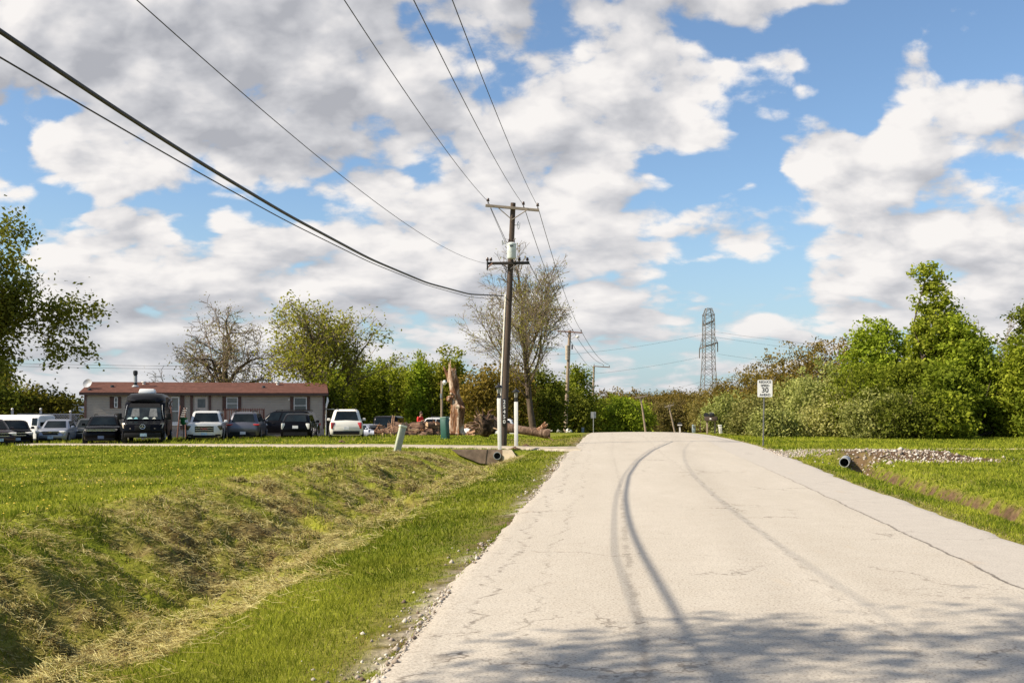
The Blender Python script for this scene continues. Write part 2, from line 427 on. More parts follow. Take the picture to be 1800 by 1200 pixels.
def land_masks(x, y):
    """0..1 masks: straw (dry cut grass), soil (bare dirt), stone (gravel)"""
    l = xl(y); r = xr(y); ol = l - x; orr = x - r
    n1 = fbm(x * .55, y * .55, 5, 5, .55); n2 = fbm(x * 2.4, y * 2.0, 4, 9, .6); n3 = fbm(x * 9, y * 7, 3, 14, .6); ra = .94 * x - .34 * y; rb = .34 * x + .94 * y; n4 = fbm(ra * .9, rb * 2.8, 4, 61, .6)
    near = 1 - sstep(37, 39.5, y)
    ditch = np.interp(ol, [1.7, 2.5, 3.4, 4.8, 6.4, 7.6], [0, .75, .95, .75, .50, 0]) * near
    straw = np.clip(ditch * .52 + ((n2 - .5) * .9 + (n4 - .5) * 1.6) * (ditch > .02) + .16 * (n1 - .45), 0, 1)
    straw = np.maximum(straw, .85 * np.interp(ol, [1.6, 2.0, 2.6, 3.1], [0, 1, 1, 0]) * near * sstep(.40, .62, .5 * n1 + .5 * n4))   # raked hay lane
    straw = np.maximum(straw, sstep(.60, .78, fbm(x * .35 + 40, y * .3, 4, 77)) * .35)
    # band of dry weeds in front of the parked cars, wheel-worn strip by the pole
    straw = np.maximum(straw, .75 * sstep(53, 55, y + .2 * (x + 14)) * (1 - sstep(61, 64, y + .2 * (x + 14))) * (x < -7) * sstep(.3, .6, n2 * .6 + n1 * .4))
    straw = np.maximum(straw, .7 * sstep(44.5, 46, y) * (1 - sstep(58, 62, y)) * sstep(-1.5, 0.5, x) * (ol > 0))
    straw = np.maximum(straw, .55 * np.interp(orr, [0, .05, .3, .5], [1, 1, .4, 0]) * (orr > -.2))
    soil = .9 * np.interp(ol, [-.3, 0, .25, .55, .9], [1, 1, .55, .22, 0]) * sstep(.25, .6, n2 * .6 + n3 * .4) * (ol > -.6)
    soil = np.maximum(soil, np.interp(orr, [1.4, 1.6, 1.8, 2.08, 2.2], [0, .8, 1, 1, 0]) * (1 - sstep(32, 34, y)) * sstep(.32, .55, n2 * .5 + n3 * .5) * sstep(4, 9, y))
    soil = np.maximum(soil, np.clip(ditch - .35, 0, .6) * 1.6 * sstep(.50, .66, n3 * .25 + n4 * .75))
    # bare mound round the culvert pipe on the right
    dx = (x - 13.2) / 3.2; dy = (y - 33.0) / 3.2
    soil = np.maximum(soil, sstep(1.15, .55, np.hypot(dx, dy) + (n2 - .5) * .5) * (orr > .5))
    soil = np.maximum(soil, sstep(63, 65, y + .2 * (x + 14)) * (1 - sstep(78, 84, y)) * (x < -8) * .9)      # parking yard
    soil = np.maximum(soil, .8 * sstep(1.0, .6, np.abs(y - 43.3) / 1.0) * sstep(-5.5, -3.5, x) * (x < 1.6) * sstep(.3, .5, n2))
    stone = .7 * np.interp(ol, [-.3, 0, .10, .25], [1, 1, .5, 0]) * sstep(.3, .6, n1) * sstep(.35, .55, n3) * (ol > -.6)
    gd = np.abs(y - (36.8 + .10 * (x - 9.5))) / (3.1 - .12 * np.clip(x - 10, 0, 12))
    g2 = .75 * sstep(1.1, .75, gd + (n2 - .5) * .9) * (orr > -.3) * (1 - sstep(12.4, 15.6, x + (n2 - .5) * 5)) * np.maximum(sstep(.30, .5, n3 * .5 + n1 * .5), sstep(13.2, 11.8, x))
    stone = np.maximum(stone, g2)
    sand = sstep(1.0, .5, np.abs(y - (40.5 + .05 * (x - 9.5))) / .75 + (n2 - .5) * .4) * (orr > -.2) * (1 - sstep(19, 30, x))
    return straw, np.clip(soil, 0, 1), np.clip(stone, 0, 1), np.clip(sand, 0, 1), n1, n2, n3

def land_color(x, y):
    st, so, sn, sa, n1, n2, n3 = land_masks(x, y)
    k = np.clip((n1 - .5) * 1.6 + (n2 - .5) * .7 + .5, 0, 1)[:, None]
    green = np.array([.120, .145, .012]) * (1 - k) + np.array([.235, .245, .026]) * k
    s2 = np.clip((n3 - .5) * 1.5 + .5, 0, 1)[:, None]
    straw = np.array([.15, .115, .03]) * (1 - s2) + np.array([.30, .255, .085]) * s2
    soil = np.array([.055, .033, .019]) * (1 - s2) + np.array([.165, .105, .062]) * s2
    stone = np.array([.30, .26, .21]) * (1 - s2) + np.array([.54, .49, .42]) * s2
    sand = np.array([.46, .38, .24])
    c = green
    for mk, q in ((st, straw), (so, soil), (sa, sand), (sn, stone)): c = c * (1 - mk[:, None]) + q * mk[:, None]
    return c

def ground():
    def ext(a, b, step, grow, far):
        q = list(np.arange(a, b, step)); s = step
        while q[-1] < far: s *= grow; q.append(q[-1] + s)
        return q
    xs = ext(-13, 14, .085, 1.12, 1800); s = .085; lo = [-13.0]
    while lo[-1] > -1800: s *= 1.12; lo.append(lo[-1] - s)
    xs = np.array(lo[:0:-1] + xs)
    ys = ext(3.0, 47, .10, 1.07, 4200); s = .10; lo = [3.0]
    while lo[-1] > -300: s *= 1.25; lo.append(lo[-1] - s)
    ys = np.array(lo[:0:-1] + ys)
    gx, gy = np.meshgrid(xs, ys); x = gx.ravel(); y = gy.ravel()
    z = land(x, y)
    c = land_color(x, y)
    nx, ny = len(xs), len(ys)
    i = (np.arange(ny - 1)[:, None] * nx + np.arange(nx - 1)[None, :]).ravel()
    q = np.stack([i, i + 1, i + nx + 1, i + nx], 1)
    m, g, b, out = new_mat("turf_and_soil")
    at = g.n('ShaderNodeAttribute', attribute_name="tone")
    tc = g.n('ShaderNodeTexCoord')
    f1 = g.noise(tc.outputs['Object'], 14, 5, .65); f2 = g.noise(tc.outputs['Object'], 2.2, 4, .6)
    v = g.m('MULTIPLY', g.rng(f1, .25, .75, .50, 1.45), g.rng(f2, .3, .7, .82, 1.15))
    g.put(b.inputs['Base Color'], g.mix(1.0, at.outputs['Color'], g.comb(v, v, v), 'MULTIPLY'))
    b.inputs['Roughness'].default_value = .95; b.inputs['Specular IOR Level'].default_value = .1
    bump(g, b, f1, .7, .05)
    o = np_mesh("ground", np.stack([x, y, z], 1), quads=q, mat=m, smooth=True, colors=np.c_[c, np.ones(len(c))])
    return tag(o, kind="structure")
ground()

def road():
    ys = np.concatenate([np.arange(-60, 2, 1.0), np.arange(2, 50, .16), np.arange(50, 260, .8)])
    nu = 60
    L = xl(ys) + ((fbm(ys * .5, ys * 0 + 3, 3, 41, .5) - .5) * .16 + (fbm(ys * 4, ys * 0 + 9, 3, 47, .6) - .5) * .10) * (1 - .5 * sstep(40, 80, ys))
    Rr = xr(ys) + (fbm(ys * 1.2, ys * 0 + 8, 4, 43, .6) - .5) * .20
    t = np.linspace(0, 1, nu)
    x = L[:, None] * (1 - t) + Rr[:, None] * t
    yy = np.repeat(ys[:, None], nu, 1)
    z = crest(yy) + 0.012 + 0.05 * (1 - (2 * t - 1) ** 2)[None, :]
    z = z - 0.035 * (np.minimum(t, 1 - t) < 1e-6)[None, :]
    u = x - xl(ys)[:, None]
    V = np.stack([x.ravel(), yy.ravel(), z.ravel()], 1)
    n = len(ys); i = (np.arange(n - 1)[:, None] * nu + np.arange(nu - 1)[None, :]).ravel()
    q = np.stack([i, i + 1, i + nu + 1, i + nu], 1)
    m, g, b, out = new_mat("weathered_road")
    uv = g.n('ShaderNodeUVMap', uv_map="UVMap"); c = g.xyz(uv.outputs[0]); U, W = c[0], c[1]
    P = g.comb(U, W, 0.0)
    big = g.noise(g.comb(g.m('MULTIPLY', U, .55), g.m('MULTIPLY', W, .12), 0.0), 1.3, 5, .6)
    mid = g.noise(P, 3.0, 5, .65); fine = g.noise(P, 48, 4, .75); agg = g.noise(P, 17, 4, .72)
    base = g.mix(g.rng(big, .3, .7), (.428, .388, .330), (.500, .458, .396))
    base = g.mix(g.m('MULTIPLY', g.rng(mid, .35, .75), .35), base, (.36, .31, .25))
    # smoother greyer widening strip to the right of the seam
    wob = g.noise(g.comb(0.0, W, 0.0), .9, 5, .62); wob2 = g.noise(g.comb(3.0, W, 0.0), 1.4, 5, .66)
    seam = g.m('ADD', g.m('ADD', 4.80, g.m('MULTIPLY', W, .028)), g.m('MULTIPLY', g.m('SUBTRACT', wob, .5), .22))
    right = g.rng(g.m('SUBTRACT', U, seam), -.01, .03)
    base = g.mix(right, base, g.mix(g.rng(mid, .3, .7), (.400, .366, .326), (.455, .418, .372)))
    # darker bands: a wire's soft shadow put into the colour, and a wheel-worn one
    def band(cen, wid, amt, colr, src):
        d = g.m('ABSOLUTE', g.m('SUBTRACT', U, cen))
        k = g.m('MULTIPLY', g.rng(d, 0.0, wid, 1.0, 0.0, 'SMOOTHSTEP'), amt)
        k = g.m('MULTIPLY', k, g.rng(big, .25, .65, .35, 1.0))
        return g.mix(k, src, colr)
    base = band(g.m('ADD', 2.45, g.m('MULTIPLY', W, .048)), .42, .20, (.27, .24, .205), base)  # overhead wire's faint shadow, painted into the road colour
    base = band(g.m('ADD', 1.60, g.m('MULTIPLY', g.m('SUBTRACT', wob, .5), .12)), .22, .14, (.27, .24, .205), base)
    # loose dark chippings
    sp = g.rng(fine, .53, .63); ag = g.rng(agg, .55, .68)
    vis = g.m('SUBTRACT', 1.0, g.m('MULTIPLY', right, .35))
    base = g.mix(g.m('MULTIPLY', g.m('MULTIPLY', sp, .70), vis), base, (.15, .125, .105))
    base = g.mix(g.m('MULTIPLY', g.m('MULTIPLY', ag, .42), vis), base, (.20, .165, .135))
    base = g.mix(g.m('MULTIPLY', g.rng(fine, .47, .37), .5), base, (.60, .54, .45))
    # cracks: centre joint, seam, left edge, random
    def crack(cen, wid, keep, amt, col, src, wn=None):
        d = g.m('ABSOLUTE', g.m('SUBTRACT', U, cen))
        k = g.m('MULTIPLY', g.rng(d, wid * .45, wid, 1.0, 0.0), keep)
        return g.mix(g.m('MULTIPLY', k, amt), src, col)
    brk = g.rng(g.noise(P, 2.6, 4, .7), .40, .58); brk2 = g.rng(g.noise(g.vm('ADD', P, (9, 4, 0)), 3.4, 4, .7), .43, .60)
    fr = g.m('MULTIPLY', g.m('SUBTRACT', agg, .5), .16)
    base = crack(g.m('ADD', g.m('ADD', 1.66, g.m('MULTIPLY', g.m('SUBTRACT', wob, .5), .14)), fr), .045, g.m('MULTIPLY', brk, g.rng(W, 12, 34, 1.0, .25)), .34, (.085, .07, .06), base)
    base = crack(g.m('ADD', seam, g.m('MULTIPLY', fr, .35)), .026, g.m('MULTIPLY', g.rng(mid, .25, .5, .35, 1.0), g.rng(W, 10, 32, 1.0, .12)), .8, (.075, .062, .055), base)
    base = crack(g.m('ADD', g.m('ADD', .42, g.m('MULTIPLY', g.m('SUBTRACT', wob2, .5), 1.1)), g.m('MULTIPLY', fr, .5)), .028, brk2, .7, (.10, .08, .065), base)
    base = crack(g.m('ADD', g.m('ADD', .85, g.m('MULTIPLY', g.m('SUBTRACT', wob2, .5), -.9)), fr), .018, brk, .5, (.12, .10, .08), base)
    base = crack(g.m('ADD', g.m('ADD', 3.35, g.m('MULTIPLY', g.m('SUBTRACT', wob2, .5), .5)), fr), .030, brk2, .38, (.11, .09, .075), base)
    vo = g.n('ShaderNodeTexVoronoi', feature='DISTANCE_TO_EDGE'); vo.inputs['Scale'].default_value = .42
    g.put(vo.inputs['Vector'], g.vm('ADD', P, g.vm('SCALE', g.noise(P, 1.5, 4, .7, 0, 1))))
    ck = g.m('MULTIPLY', g.rng(vo.outputs[0], .003, .010, 1.0, 0.0), g.rng(g.noise(g.vm('ADD', P, (5, 5, 5)), .55, 3, .6), .54, .66))
    base = g.mix(g.m('MULTIPLY', g.m('MULTIPLY', ck, vis), .6), base, (.11, .09, .075))
    # tan stains and dark scuffs
    stn = g.rng(g.noise(g.vm('MULTIPLY', P, (1, .45, 1)), 1.1, 3, .55), .66, .76)
    base = g.mix(g.m('MULTIPLY', stn, .25), base, (.46, .32, .17))
    # crumbling left edge
    eg = g.m('MULTIPLY', g.rng(U, 0.02, .38, 1.0, 0.0), g.rng(agg, .42, .62))
    base = g.mix(g.m('MULTIPLY', eg, .45), base, (.22, .18, .14))
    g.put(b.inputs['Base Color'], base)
    b.inputs['Roughness'].default_value = .93; b.inputs['Specular IOR Level'].default_value = .15
    h = g.m('ADD', g.m('MULTIPLY', fine, .5), g.m('MULTIPLY', agg, .5))
    bump(g, b, h, .55, .012)
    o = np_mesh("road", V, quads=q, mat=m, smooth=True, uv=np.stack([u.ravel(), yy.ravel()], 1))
    return tag(o, kind="structure")
road()

def driveway():
    # pale concrete drive from the road's left edge away to the lot
    xs = np.arange(2.6, -62, -.35)
    c = drive_left(xs); n = 9; t = np.linspace(-1, 1, n)
    hw = 1.05 + 1.1 * sstep(.6, 2.6, xs) ** 2
    wob = (fbm(xs * .8, xs * 0 + 2, 3, 71) - .5) * .25
    y = c[:, None] + (hw + wob)[:, None] * t[None, :]
    x = np.repeat(xs[:, None], n, 1)
    z = land(x.ravel(), y.ravel(), False).reshape(x.shape)
    zc = np.maximum(z, crest(y) - 0.02 * np.clip(-x - 6, 0, 60)) + 0.06
    zc[:, 0] -= .12; zc[:, -1] -= .12
    V = np.stack([x.ravel(), y.ravel(), zc.ravel()], 1)
    k = len(xs); i = (np.arange(k - 1)[:, None] * n + np.arange(n - 1)[None, :]).ravel()
    q = np.stack([i, i + n, i + n + 1, i + 1], 1)
    m = mat("drive_concrete", (.40, .345, .265), .9, var=.2, scale=3.0, spec=.15, bumpk=.2)
    o = np_mesh("driveway", V, quads=q, mat=m, smooth=True); tag(o, kind="structure")
driveway()

# stones of the gravel drive on the right and of the crumbling road edge
def gravel():
    N = 9000
    x = 8.8 + 9.0 * rng.random(N * 3) ** 1.9; y = rng.uniform(32, 41.5, N * 3)
    sn = land_masks(x, y)[2]; k = rng.random(len(x)) < sn * .8
    x, y = x[k][:5200], y[k][:5200]
    y2 = rng.uniform(4.5, 36, 5200); x2 = xl(y2) - rng.gamma(1.2, .10, 5200) + .10; k2 = rng.random(5200) < .6 * sstep(.40, .70, fbm(y2 * .5, y2 * 0 + 6, 3, 88)); x2, y2 = x2[k2], y2[k2]
    x = np.r_[x, x2]; y = np.r_[y, y2]
    # broken stone and brick bits spilling round the pipe
    a = rng.normal(0, 1, (900, 2)); x = np.r_[x, 12.6 + a[:, 0] * 1.5]; y = np.r_[y, 32.0 + a[:, 1] * 1.0]
    N = len(x); z = np.maximum(land(x, y), np.where((x > xl(y)) & (x < xr(y)), crest(y) + .01, -9))
    s = rng.gamma(2.0, .0035, N) + .004; s[:5200] *= 1.9; s[-900:] *= 3.2
    V0 = np.array([(1, 0, 0), (0, 1, 0), (-1, 0, 0), (0, -1, 0), (0, 0, .8), (0, 0, -.8)], float)
    V = V0[None] * s[:, None, None] * rng.uniform(.6, 1.3, (N, 6, 3))
    a = rng.uniform(0, 6.28, N); ca, sa = np.cos(a)[:, None], np.sin(a)[:, None]
    vx = V[..., 0] * ca - V[..., 1] * sa; vy = V[..., 0] * sa + V[..., 1] * ca
    V = np.stack([vx + x[:, None], vy + y[:, None], V[..., 2] + z[:, None] + .2 * s[:, None]], -1)
    T = np.array([(0, 1, 4), (1, 2, 4), (2, 3, 4), (3, 0, 4), (1, 0, 5), (2, 1, 5), (3, 2, 5), (0, 3, 5)])
    T = (T[None] + 6 * np.arange(N)[:, None, None]).reshape(-1, 3)
    m, g, b, out = new_mat("gravel_stone"); geo = g.n('ShaderNodeNewGeometry')
    g.put(b.inputs['Base Color'], g.ramp(geo.outputs['Random Per Island'], [(0, (.12, .08, .05)), (.3, (.26, .21, .165)), (.7, (.42, .37, .31)), (1, (.58, .54, .48))]))
    b.inputs['Roughness'].default_value = .9
    tag(np_mesh("gravel", V, tris=T, mat=m), kind="stuff")
gravel()

# ------------------------------------------------------------------ blades of grass
def grass():
    def sample(n, ymin, ymax, px0, px1):
        # density falls with distance, as the eye resolves less of it
        d = ymin * (ymax / ymin) ** rng.random(n); u = rng.uniform(px0, px1, n)
        return X(u, d) + rng.normal(0, .05, n), d
    x, y = sample(560000, 5.2, 66, -260, 2060)
    xo, yo = sample(170000, 6.5, 66, -1500, 3300)          # thinner cover outside the picture
    k = (900 + F * xo / yo < -240) | (900 + F * xo / yo > 2040); x = np.r_[x, xo[k]]; y = np.r_[y, yo[k]]
    l, r = xl(y), xr(y); out = (x < l + .05) | (x > r - .03)
    cl = drive_left(x); out &= ~((np.abs(y - cl) < 1.05) & (x < 2.4))
    x, y = x[out], y[out]
    st, so, sn, sa, n1, n2, n3 = land_masks(x, y)
    keep = rng.random(len(x)) > np.clip(so * 1.0 + sn * 1.1 + sa * .9, 0, .97)
    x, y, st, n1, n2, n3 = x[keep], y[keep], st[keep], n1[keep], n2[keep], n3[keep]
    so = so[keep]
    N = len(x); z = land(x, y)
    ol = xl(y) - x
    h = (.026 + .028 * rng.random(N) + .0008 * y) * (.6 + .8 * n2)
    verge = np.interp(ol, [.1, .7, 1.7, 2.2], [.35, 1.05, 1.0, .7]); h *= np.where((ol > 0) & (ol < 2.2), verge, 1)
    h *= np.where(x > xr(y), 1.25, 1.0)
    h *= 1 + 1.6 * sstep(.50, .70, fbm((.94 * x - .34 * y) * 1.2, (.34 * x + .94 * y) * 2.6, 3, 91)) * ((ol > 1.9) & (ol < 7.4) & (y < 33))
    h *= np.where((ol > 1.6) & (ol < 6) & (y > 34) & (y < 39.7), .5, 1.0)
    weeds = (x < -7) & (y + .2 * (x + 14) > 53.5) & (y + .2 * (x + 14) < 63.5)
    h *= np.where(weeds, 2.4, 1.0)
    w = np.maximum(.0028, .00050 * y) * rng.uniform(.7, 1.5, N); side = np.abs(F * x / y) > 1145; w = np.where(side, w * 2.2, w)
    dry = rng.random(N) < np.clip(st * .95 + .07 + .22 * sstep(.52, .72, fbm(x * .9, y * .7, 4, 133)), 0, 1)
    lean = np.where(dry, rng.uniform(.8, 2.6, N), rng.uniform(.15, .9, N)); h = np.where(dry, h * .75, h)
    a = rng.uniform(0, 6.283, N); b = rng.uniform(0, 6.283, N)
    # cut grass lies combed across the bank
    b = np.where(dry & (ol > 1.5) & (ol < 7.5), rng.normal(-.36, .5, N), b)
    dx, dy = np.cos(b) * lean * h, np.sin(b) * lean * h
    px_, py_ = np.cos(a) * w, np.sin(a) * w
    hz = np.where(dry, h * .55, h); val = .72 + .62 * fbm(x * 1.6 + 31, y * 1.1, 4, 207, .6)
    V = np.empty((N, 3, 3), np.float32)
    V[:, 0] = np.stack([x - px_, y - py_, z - .006], 1); V[:, 1] = np.stack([x + px_, y + py_, z - .006], 1)
    V[:, 2] = np.stack([x + dx, y + dy, z + hz], 1)
    k = np.clip((n1 - .5) * 1.3 + (n2 - .5) * .6 + .5 + rng.normal(0, .34, N), 0, 1)[:, None]
    gcol = (np.array([.075, .118, .009]) * (1 - k) + np.array([.365, .385, .044]) * k) * val[:, None]; gcol = gcol * np.where((ol > 0) & (ol < 2.0), .84, 1.0)[:, None]
    q = rng.random(N)[:, None]
    scol = np.array([.19, .15, .045]) * (1 - q) + np.array([.52, .46, .18]) * q
    scol = np.where((so > .35)[:, None], scol * np.array([.75, .55, .45]), scol)
    c = np.where(dry[:, None], scol, gcol)
    C = np.repeat(np.c_[c, np.ones(N)][:, None], 3, 1)
    m, g, bs, outn = new_mat("grass_blade"); nt = g.nt; nt.nodes.remove(bs)
    at = g.n('ShaderNodeAttribute', attribute_name="tone")
    d = g.n('ShaderNodeBsdfDiffuse'); t = g.n('ShaderNodeBsdfTranslucent'); mx = g.n('ShaderNodeMixShader'); mx.inputs[0].default_value = .4
    g.put(d.inputs[0], at.outputs['Color']); g.put(t.inputs[0], at.outputs['Color'])
    nt.links.new(d.outputs[0], mx.inputs[1]); nt.links.new(t.outputs[0], mx.inputs[2]); nt.links.new(mx.outputs[0], outn.inputs[0])
    o = np_mesh("grass", V, tris=np.arange(N * 3).reshape(-1, 3), mat=m, colors=C.reshape(-1, 4))
    tag(o, kind="stuff")
grass()

# a few dandelions scattered over the lawn
def dandelions():
    N = 420
    d = 9 * (52 / 9) ** rng.random(N); u = rng.uniform(-100, 900, N); x = X(u, d); k = (xl(d) - x > 6.5); x, d = x[k], d[k]
    N = len(x); z = land(x, d) + .05 + .0009 * d; s = .012 + .0006 * d
    ring = np.array([(math.cos(t), math.sin(t), 0) for t in np.linspace(0, 6.283, 7)[:-1]] + [(0, 0, .6)])
    V = ring[None] * s[:, None, None] + np.stack([x, d, z], 1)[:, None]
    T = np.array([(i, (i + 1) % 6, 6) for i in range(6)]); T = (T[None] + 7 * np.arange(N)[:, None, None]).reshape(-1, 3)
    tag(np_mesh("dandelion_flowers", V, tris=T, mat=mat("dandelion_yellow", (.62, .45, .04), .8)), kind="stuff")
dandelions()

def hay():
    # wisps of mown hay lying in the ditch and along its edge: short bent straws in tufts
    K = 4200
    y = 6.2 * (38 / 6.2) ** rng.random(K); ol = np.where(rng.random(K) < .22, rng.normal(2.45, .5, K), rng.uniform(2.3, 6.6, K)); x = xl(y) - ol
    st = land_masks(x, y)[0]; k = rng.random(K) < st * .8 + .04; x, y = x[k], y[k]; K = len(x)
    per = 84; N = K * per
    sp = rng.gamma(2, .06, K)
    cx = np.repeat(x, per) + rng.normal(0, 1, N) * np.repeat(sp, per) * 1.6; cy = np.repeat(y, per) + rng.normal(0, 1, N) * np.repeat(sp, per)
    z = land(cx, cy) + .012 + rng.random(N) * .05 * (1 + np.repeat(sp, per) * 3)
    a = np.repeat(rng.normal(-.36, .5, K), per) + rng.normal(0, .45, N); ln = rng.uniform(.05, .15, N) * (1 + cy * .010); w = np.maximum(.0012, .00017 * cy)
    ux, uy = np.cos(a), np.sin(a); tilt = rng.normal(0, .35, N)
    V = np.empty((N, 4, 3), np.float32)
    for j, (s, t) in enumerate(((-1, -1), (-1, 1), (1, 1), (1, -1))):
        V[:, j] = np.stack([cx + ux * ln * s * .5 - uy * w * t, cy + uy * ln * s * .5 + ux * w * t, z + tilt * ln * s * .5 + .0015 * (t > 0)], 1)
    m, g, b, out = new_mat("hay"); geo = g.n('ShaderNodeNewGeometry')
    g.put(b.inputs['Base Color'], g.ramp(geo.outputs['Random Per Island'], [(0, (.11, .07, .025)), (.35, (.22, .17, .05)), (.75, (.42, .36, .13)), (1, (.60, .54, .26))]))
    b.inputs['Roughness'].default_value = .9; b.inputs['Specular IOR Level'].default_value = .1
    tag(np_mesh("dry_grass", V, quads=np.arange(N * 4).reshape(-1, 4), mat=m), kind="stuff")
hay()

# ================================================================== TREES AND SHRUBS
BARK = mat("bark", (.105, .080, .060), .95, var=.35, scale=5, spec=.1, stretch=(1, 1, .25), bumpk=.5)
BARK_PALE = mat("bark_pale", (.19, .15, .11), .95, var=.3, scale=5, spec=.1, stretch=(1, 1, .25), bumpk=.4)
TWIG = mat("twig", (.23, .18, .13), .95, var=.3, scale=3, spec=.1)
LEAVES = {
 'fresh':  leaf_mat("leaf_fresh", (.085, .125, .010), (.390, .430, .048), .36),
 'dark':   leaf_mat("leaf_dark", (.052, .066, .011), (.190, .205, .032), .28),
 'deep':   leaf_mat("leaf_deep", (.056, .082, .009), (.270, .300, .034), .32),
 'poplar': leaf_mat("leaf_poplar", (.150, .185, .018), (.380, .390, .055), .42),
 'yellow': leaf_mat("leaf_yellow", (.170, .165, .024), (.390, .355, .070), .42),
 'bud':    leaf_mat("leaf_bud", (.135, .108, .040), (.280, .225, .082), .38),
 'olive':  leaf_mat("leaf_olive", (.095, .072, .018), (.250, .180, .046), .28),
 'rust':   leaf_mat("leaf_rust", (.120, .088, .020), (.300, .215, .050), .3),
 'sage':   leaf_mat("leaf_sage", (.135, .150, .040), (.430, .425, .145), .32),
 'cream':  leaf_mat("leaf_cream", (.240, .230, .078), (.520, .480, .190), .40),
 'oak':    leaf_mat("leaf_left", (.085, .088, .015), (.260, .240, .044), .38),
}

def tubes(P0, P1, R0, R1, n):
    P0, P1 = np.asarray(P0, float), np.asarray(P1, float); R0, R1 = np.asarray(R0, float), np.asarray(R1, float)
    d = P1 - P0; ln = np.linalg.norm(d, axis=1, keepdims=True); d = d / np.maximum(ln, 1e-9)
    ref = np.where(np.abs(d[:, 2:3]) > .9, np.array([[1., 0, 0]]), np.array([[0, 0, 1.]]))
    a = np.cross(d, ref); a /= np.linalg.norm(a, axis=1, keepdims=True); b = np.cross(d, a)
    t = np.arange(n) * 2 * np.pi / n
    ring = a[:, None] * np.cos(t)[None, :, None] + b[:, None] * np.sin(t)[None, :, None]
    V = np.concatenate([P0[:, None] + ring * R0[:, None, None], P1[:, None] + ring * R1[:, None, None]], 1)
    k = np.arange(n); k2 = (k + 1) % n
    q = np.stack([k, k2, k2 + n, k + n], 1)
    Q = (q[None] + (2 * n) * np.arange(len(P0))[:, None, None]).reshape(-1, 4)
    return V.reshape(-1, 3), Q

class Skel:
    """grows a branching tree; keeps stout limbs apart from thin twigs"""
    def __init__(self, seed): self.r = random.Random(seed); self.seg = []; self.tips = []
    def grow(self, p, d, length, rad, lev, P):
        r = self.r; steps = max(2, int(P['steps'] - lev)); sl = length / steps
        pts = []; rr0 = rad
        for i in range(steps):
            j = P['wob'] * (1 + .3 * lev)
            d = Vector((d.x + r.gauss(0, j), d.y + r.gauss(0, j), d.z + r.gauss(0, j) + P['up'][min(lev, len(P['up']) - 1)])).normalized()
            q = p + d * sl; r1 = max(P['rmin'], rr0 * (1 - .62 / steps))
            self.seg.append((p, q, rr0, r1, lev)); pts.append((q, d, r1)); p = q; rr0 = r1
        if lev >= P['lev']:
            for q, dd, _ in pts: self.tips.append((q, dd))
            return
        nc = P['n'][lev]
        for c in range(nc):
            t = (c + r.random()) / nc; t = P['bare'][lev] + (1 - P['bare'][lev]) * t
            q, dd, rq = pts[min(len(pts) - 1, int(t * len(pts)))]
            o = Vector((r.gauss(0, 1), r.gauss(0, 1), r.gauss(0, .6))); o = (o - dd * o.dot(dd)).normalized()
            an = R(r.uniform(*P['ang'][lev]))
            nd = (dd * math.cos(an) + o * math.sin(an)).normalized()
            L = length * P['ratio'][lev] * r.uniform(.7, 1.15) * (1.08 - .45 * t if lev == 0 else 1.0)
            self.grow(q, nd, L, max(P['rmin'], rq * P['rr'][lev]), lev + 1, P)
        # the leader carries on
        if lev < P['lev']:
            q, dd, rq = pts[-1]; self.grow(q, dd, length * P['ratio'][lev] * .8, rq * .8, lev + 1, P)

def leaf_quads(C, size, rg, flat=.35, aspect=.62):
    N = len(C); n = rg.normal(0, 1, (N, 3)); n[:, 2] = np.abs(n[:, 2]) * (1 + flat) ; n /= np.linalg.norm(n, axis=1, keepdims=True)
    a = np.cross(n, rg.normal(0, 1, (N, 3))); a /= np.maximum(np.linalg.norm(a, axis=1, keepdims=True), 1e-6); b = np.cross(n, a)
    s = size * rg.uniform(.6, 1.35, (N, 1)); a = a * s; b = b * s * aspect
    V = np.stack([C - a, C - b * .9 + n * s * .12, C + a, C + b * .9 + n * s * .12], 1)
    return V.reshape(-1, 3), np.arange(N * 4).reshape(-1, 4)

def put_tree(name, loc, label, cat, group, trunk, crown_parts, rz=0):
    e = empty(name, loc, rz, label, cat, group)
    for o in trunk + crown_parts: o.parent = e
    return e

def skel_tree(name, loc, label, group, seed, P, leafmat, nleaf, leafsize, spread, bark=BARK, scale=1.0, lean=(0, 0), cat="tree", rz=0.0, filt=None):
    sk = Skel(seed)
    nst = P.get('stems', 1)
    for s in range(nst):
        a = s * 6.28 / max(1, nst) + seed; sp = P.get('stemspread', 0)
        sk.grow(Vector((.12 * math.cos(a) * (nst > 1), .12 * math.sin(a) * (nst > 1), -.2)), Vector((lean[0] + sp * math.cos(a), lean[1] + sp * math.sin(a), 1)).normalized(), P['len'], P['rad'], 0, P)
    S = sk.seg
    big = [s for s in S if s[4] <= 1 or s[2] > .045]; sm = [s for s in S if not (s[4] <= 1 or s[2] > .045)]
    V, Q = tubes([s[0] for s in big], [s[1] for s in big], [s[2] for s in big], [s[3] for s in big], 7)
    trunk = [np_mesh("trunk", V, quads=Q, mat=bark, smooth=True)]
    V1, Q1 = tubes([s[0] for s in sm], [s[1] for s in sm], [s[2] for s in sm], [s[3] for s in sm], 3)
    if nleaf:
        rg = np.random.default_rng(seed)
        T = np.array([tuple(t[0]) for t in sk.tips])
        if filt: T = T[filt(T, rg)]
        C = T[rg.integers(0, len(T), nleaf)] + rg.normal(0, spread, (nleaf, 3))
        V, Q = leaf_quads(C, leafsize, rg)
        parts = [np_mesh("crown", np.concatenate([V, V1]), quads=np.concatenate([Q, Q1 + len(V)]), mat=leafmat, mat2=TWIG, split=len(Q))]
    else: parts = [np_mesh("crown", V1, quads=Q1, mat=TWIG)]
    e = put_tree(name, loc, label, cat, group, trunk, parts, rz); e.scale = (scale, scale, scale)
    return e

